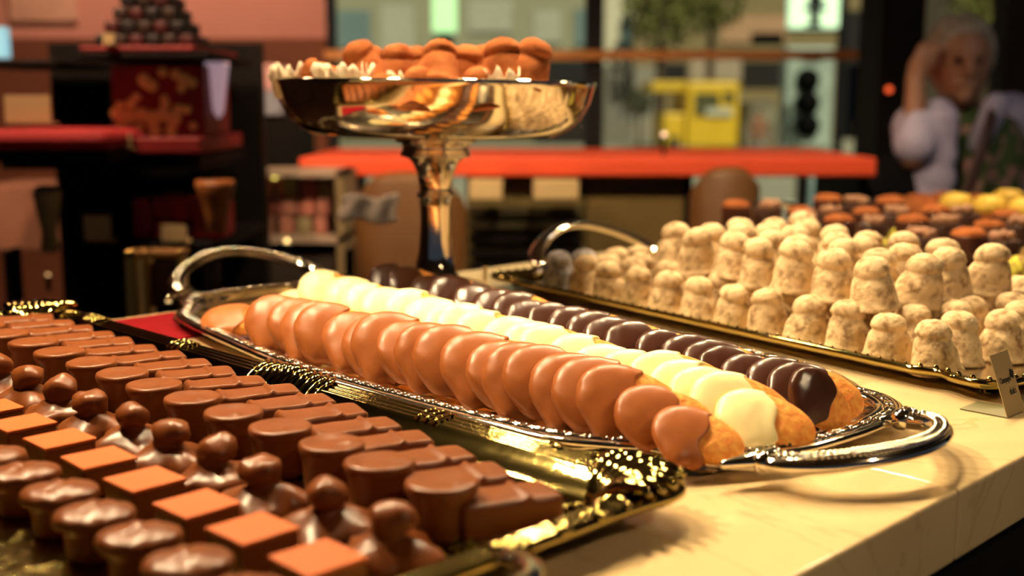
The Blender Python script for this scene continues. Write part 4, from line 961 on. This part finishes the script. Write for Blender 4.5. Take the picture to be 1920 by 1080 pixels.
# ------------------------------------------------------------------ people
def person(name, x, Y, h, lab, seed, colors, pose='walk', vox=.02, face=pi):
    "standing figure, height h, built as one remeshed body; clothing as parts"
    g0 = FL-.15 if Y > 5 else FL
    root = tag(empty(name, (x, Y, g0), 0), lab, 'person'); k = h/1.75
    b = MB(); P_ = lambda *a: Vector(a)*k
    st = .10 if pose == 'walk' else .0
    for s in (-1, 1):
        b.cap(P_(s*.09, 0, .90), P_(s*.10, -s*st, .50), .085*k, .058*k); b.cap(P_(s*.10, -s*st, .50), P_(s*.10, s*st*1.6, .09), .055*k, .038*k); b.cap(P_(s*.10, s*st*1.6, .05), P_(s*.10, s*st*1.6-.17, .035), .042*k, .03*k)
        b.cap(P_(s*.17, 0, 1.42), P_(s*.235, .02, 1.14), .05*k, .04*k); b.cap(P_(s*.235, .02, 1.14), P_(s*.25, -.06, .90), .038*k, .028*k); b.cap(P_(s*.25, -.06, .90), P_(s*.25, -.08, .80), .032*k, .022*k)
        for f in range(4): b.cap(P_(s*.25+(f-1.5)*.018, -.08, .82), P_(s*.25+(f-1.5)*.02, -.10, .735), .0095*k, .008*k)
    b.cap(P_(0, 0, .95), P_(0, 0, 1.15), .15*k, .13*k); b.cap(P_(0, 0, 1.15), P_(0, 0, 1.38), .14*k, .15*k); b.cap(P_(0, 0, 1.42), P_(0, -.01, 1.56), .06*k, .052*k)
    b.ball(P_(0, -.01, 1.64), .095*k, 10, (.82, .98, 1.18)); b.ball(P_(0, -.105, 1.63), .018*k, 6)
    b.build('body', M['skin'], root, remesh=vox)
    c = MB().cap(P_(0, 0, .95), P_(0, 0, 1.40), .17*k, .175*k)
    for s in (-1, 1): c.cap(P_(s*.17, 0, 1.42), P_(s*.22, .02, 1.20), .066*k, .06*k)
    c.build('shirt', colors[0], root, remesh=vox)
    t = MB()
    for s in (-1, 1): t.cap(P_(s*.09, 0, .92), P_(s*.10, -s*st, .50), .105*k, .075*k); t.cap(P_(s*.10, -s*st, .50), P_(s*.10, s*st*1.6, .12), .074*k, .062*k)
    t.build('trousers', colors[1], root, remesh=vox)
    hr = MB().ball(P_(0, .012, 1.665), .104*k, 10, (.86, .98, 1.08)); hr.build('hair', colors[2], root)
    return root
person('person', wx(1472, 37), 37, 1.62, 'distant pedestrian in white shirt and blue trousers left of the traffic light', 1, (plain('white_shirt', (.72, .68, .85)), plain('blue_jeans', (.18, .42, .62)), plain('light_hair', (.62, .58, .60))))
person('person', wx(1420, 29), 29, 1.45, 'distant pedestrian in reddish brown beside the grey brown car', 2, (plain('rust_shirt', (.34, .16, .10)), plain('grey_trousers', (.30, .28, .26)), plain('dark_hair', (.05, .03, .02))))
# the person at the right
PY = 3.2; K = PY/F*1.0
def pp(px, py, d=0): # d metres behind the sight plane
    q = atY(px, py, PY+d); return q
pr_ = tag(empty('person', (wx(1810, PY), PY, FL)), 'grey haired person in a lavender shirt and floral top, one hand raised to the temple', 'person')
def L_(mb): # to person-local
    o_ = Vector((wx(1810, PY), PY, FL)); mb.v = [tuple(Vector(p)-o_) for p in mb.v]; return mb
b = MB()
hd = pp(1800, 118, .10)
b.ball(hd, .098, 14, (.80, .98, 1.16)); b.ball(hd+Vector((-.002, -.03, -.055)), .066, 10, (.88, .95, 1.0))   # skull, jaw
b.cap(hd+Vector((-.012, -.100, .010)), hd+Vector((-.014, -.116, -.028)), .010, .015)                          # nose
b.cap(hd+Vector((-.035, -.088, .022)), hd+Vector((.018, -.090, .022)), .010, .010)                            # brow
b.cap(hd+Vector((-.028, -.092, -.062)), hd+Vector((.008, -.092, -.062)), .007, .007)                          # lips
b.ball(hd+Vector((-.010, -.078, -.092)), .024, 8)                                                             # chin
for s in (-1, 1): b.ball(hd+Vector((s*.080, .0, -.008)), .020, 8, (.4, .8, 1.3))
sh = pp(1805, 215, .12)
b.cap(sh+Vector((-.005, .01, -.01)), hd+Vector((0, .01, -.06)), .058, .052)
sL, sR = pp(1718, 238, .12), pp(1898, 228, .14)
b.cap(sL, sR, .062, .062); b.cap(sL+Vector((.06, 0, -.10)), sR+Vector((-.06, 0, -.10)), .10, .10); b.cap(sh+Vector((0, 0, -.15)), sh+Vector((0, 0, -.48)), .145, .14)
hipz = FL+.92; hp = Vector((sh.x, sh.y, hipz))
b.cap(sh+Vector((0, 0, -.40)), hp, .14, .155)
for s in (-1, 1):
    b.cap(hp+Vector((s*.09, 0, -.03)), Vector((hp.x+s*.10, hp.y, FL+.49)), .09, .06); b.cap(Vector((hp.x+s*.10, hp.y, FL+.49)), Vector((hp.x+s*.10, hp.y+.02, FL+.09)), .06, .04)
    b.cap(Vector((hp.x+s*.10, hp.y+.02, FL+.045)), Vector((hp.x+s*.11, hp.y-.15, FL+.035)), .042, .032)
# raised arm (left in the picture): shoulder - elbow - wrist - hand at the temple
el = pp(1716, 292, -.06); wr = pp(1716, 150, -.02); pm = pp(1724, 122, .02)
b.cap(sL, el, .050, .042); b.cap(el, wr, .040, .025); b.cap(wr, pm, .026, .030)
for f in range(4):
    a0 = pm+Vector((-.016+.013*f, -.008, .012)); a1 = a0+Vector((.012+.006*f, .004, .032)); a2 = a1+Vector((.012, .018, .014-.004*f))
    b.cap(a0, a1, .0095, .009); b.cap(a1, a2, .009, .0075)
b.cap(pm+Vector((.012, -.01, -.012)), pm+Vector((.042, -.006, .006)), .011, .008)
# other arm hangs with the hand at the strap
eR = pp(1935, 330, .10); wR = pp(1900, 400, -.05)
b.cap(sR, eR, .050, .042); b.cap(eR, wR, .040, .026); b.cap(wR, wR+Vector((-.05, -.01, -.01)), .028, .028)
for f in range(4): b.cap(wR+Vector((-.06, -.012, .022-.016*f)), wR+Vector((-.098, -.004, .020-.016*f)), .0095, .008)
b.cap(wR+Vector((-.035, -.02, .025)), wR+Vector((-.065, -.028, .045)), .011, .009)
L_(b).build('body', M['skin'], pr_, remesh=.008)
ey = MB()
for s in (-1, 1): ey.ball(hd+Vector((-.010+s*.027, -.087, .004)), .011, 6)
L_(ey).build('eyes', M['black'], pr_)
hr = MB(); hr.ball(hd+Vector((.006, .022, .030)), .106, 14, (.90, 1.0, 1.02)); hr.v = [(x, y, z) if not (y < hd.y-.055 and z < hd.z+.055) else (x, hd.y-.05, z) for x, y, z in hr.v]
hr.cap(hd+Vector((.075, .02, .03)), hd+Vector((.068, .03, -.06)), .028, .020); hr.cap(hd+Vector((-.068, .03, .03)), hd+Vector((-.062, .035, -.05)), .022, .014)
L_(hr).build('hair', M['hair'], pr_, remesh=.008)
fl_ = MB(); fl_.cap(sh+Vector((.03, -.01, -.13)), sh+Vector((.04, -.01, -.45)), .160, .165); fl_.cap(sh+Vector((.03, 0, -.40)), hp+Vector((0, 0, .02)), .163, .172); L_(fl_).build('floral_top', M['floral'], pr_, remesh=.012)
shr = MB()
shr.cap(sL, el+Vector((0, 0, .03)), .068, .060); shr.cap(el+Vector((0, 0, .03)), el+Vector((.004, .01, .085)), .058, .040)
shr.cap(sR, eR, .072, .060); shr.cap(eR, eR+(wR-eR)*.45, .058, .048)
for i in range(8):
    q = i/7
    pa = pp(1745-8*q, 232+150*q, -.055); pb_ = pp(1775-10*q, 225+155*q, -.075)
    shr.ball(pa, .042+.006*sin(i*2), 8, (1, .5, 1)); shr.ball(pb_, .036+.006*sin(i*3), 8, (1, .5, 1))
for i in range(7):
    q = i/6; shr.ball(pp(1868-34*q, 200+70*q, -.03), .038-.008*q, 8, (1, .8, 1)); shr.ball(pp(1760+10*q, 210+10*q, .0), .04, 8)
shr.ball(sR+Vector((-.01, 0, .005)), .078, 8); shr.ball(sL+Vector((.01, 0, .0)), .072, 8)
L_(shr).build('shirt', M['shirt'], pr_, remesh=.009)
tr = MB()
for s in (-1, 1): tr.cap(hp+Vector((s*.09, 0, -.03)), Vector((hp.x+s*.10, hp.y, FL+.49)), .108, .08); tr.cap(Vector((hp.x+s*.10, hp.y, FL+.49)), Vector((hp.x+s*.10, hp.y+.02, FL+.11)), .079, .062)
L_(tr).build('trousers', M['black'], pr_, remesh=.014)
bgb = empty('shoulder_bag', (0, 0, 0)); tag(bgb, 'black bag hanging at the hip of the grey haired person', 'bag')
bm_ = MB()
for (x, y, r) in ((1640, 395, .075), (1668, 370, .08), (1690, 330, .075), (1700, 385, .09), (1720, 420, .10), (1650, 440, .10), (1700, 470, .11)): bm_.ball(pp(x, y, -.02), r, 10, (1, .6, 1))
bm_.build('bag_body', M['black'], bgb, remesh=.012)
st_ = MB(); st_.tube([pp(1868, 190, -.02), pp(1856, 230, -.085), pp(1838, 290, -.12), pp(1818, 345, -.14), pp(1795, 395, -.15), pp(1760, 430, -.13)], .016, 8, flat=.3, up=(0, 1, 0)); st_.build('strap', M['strap'], bgb)
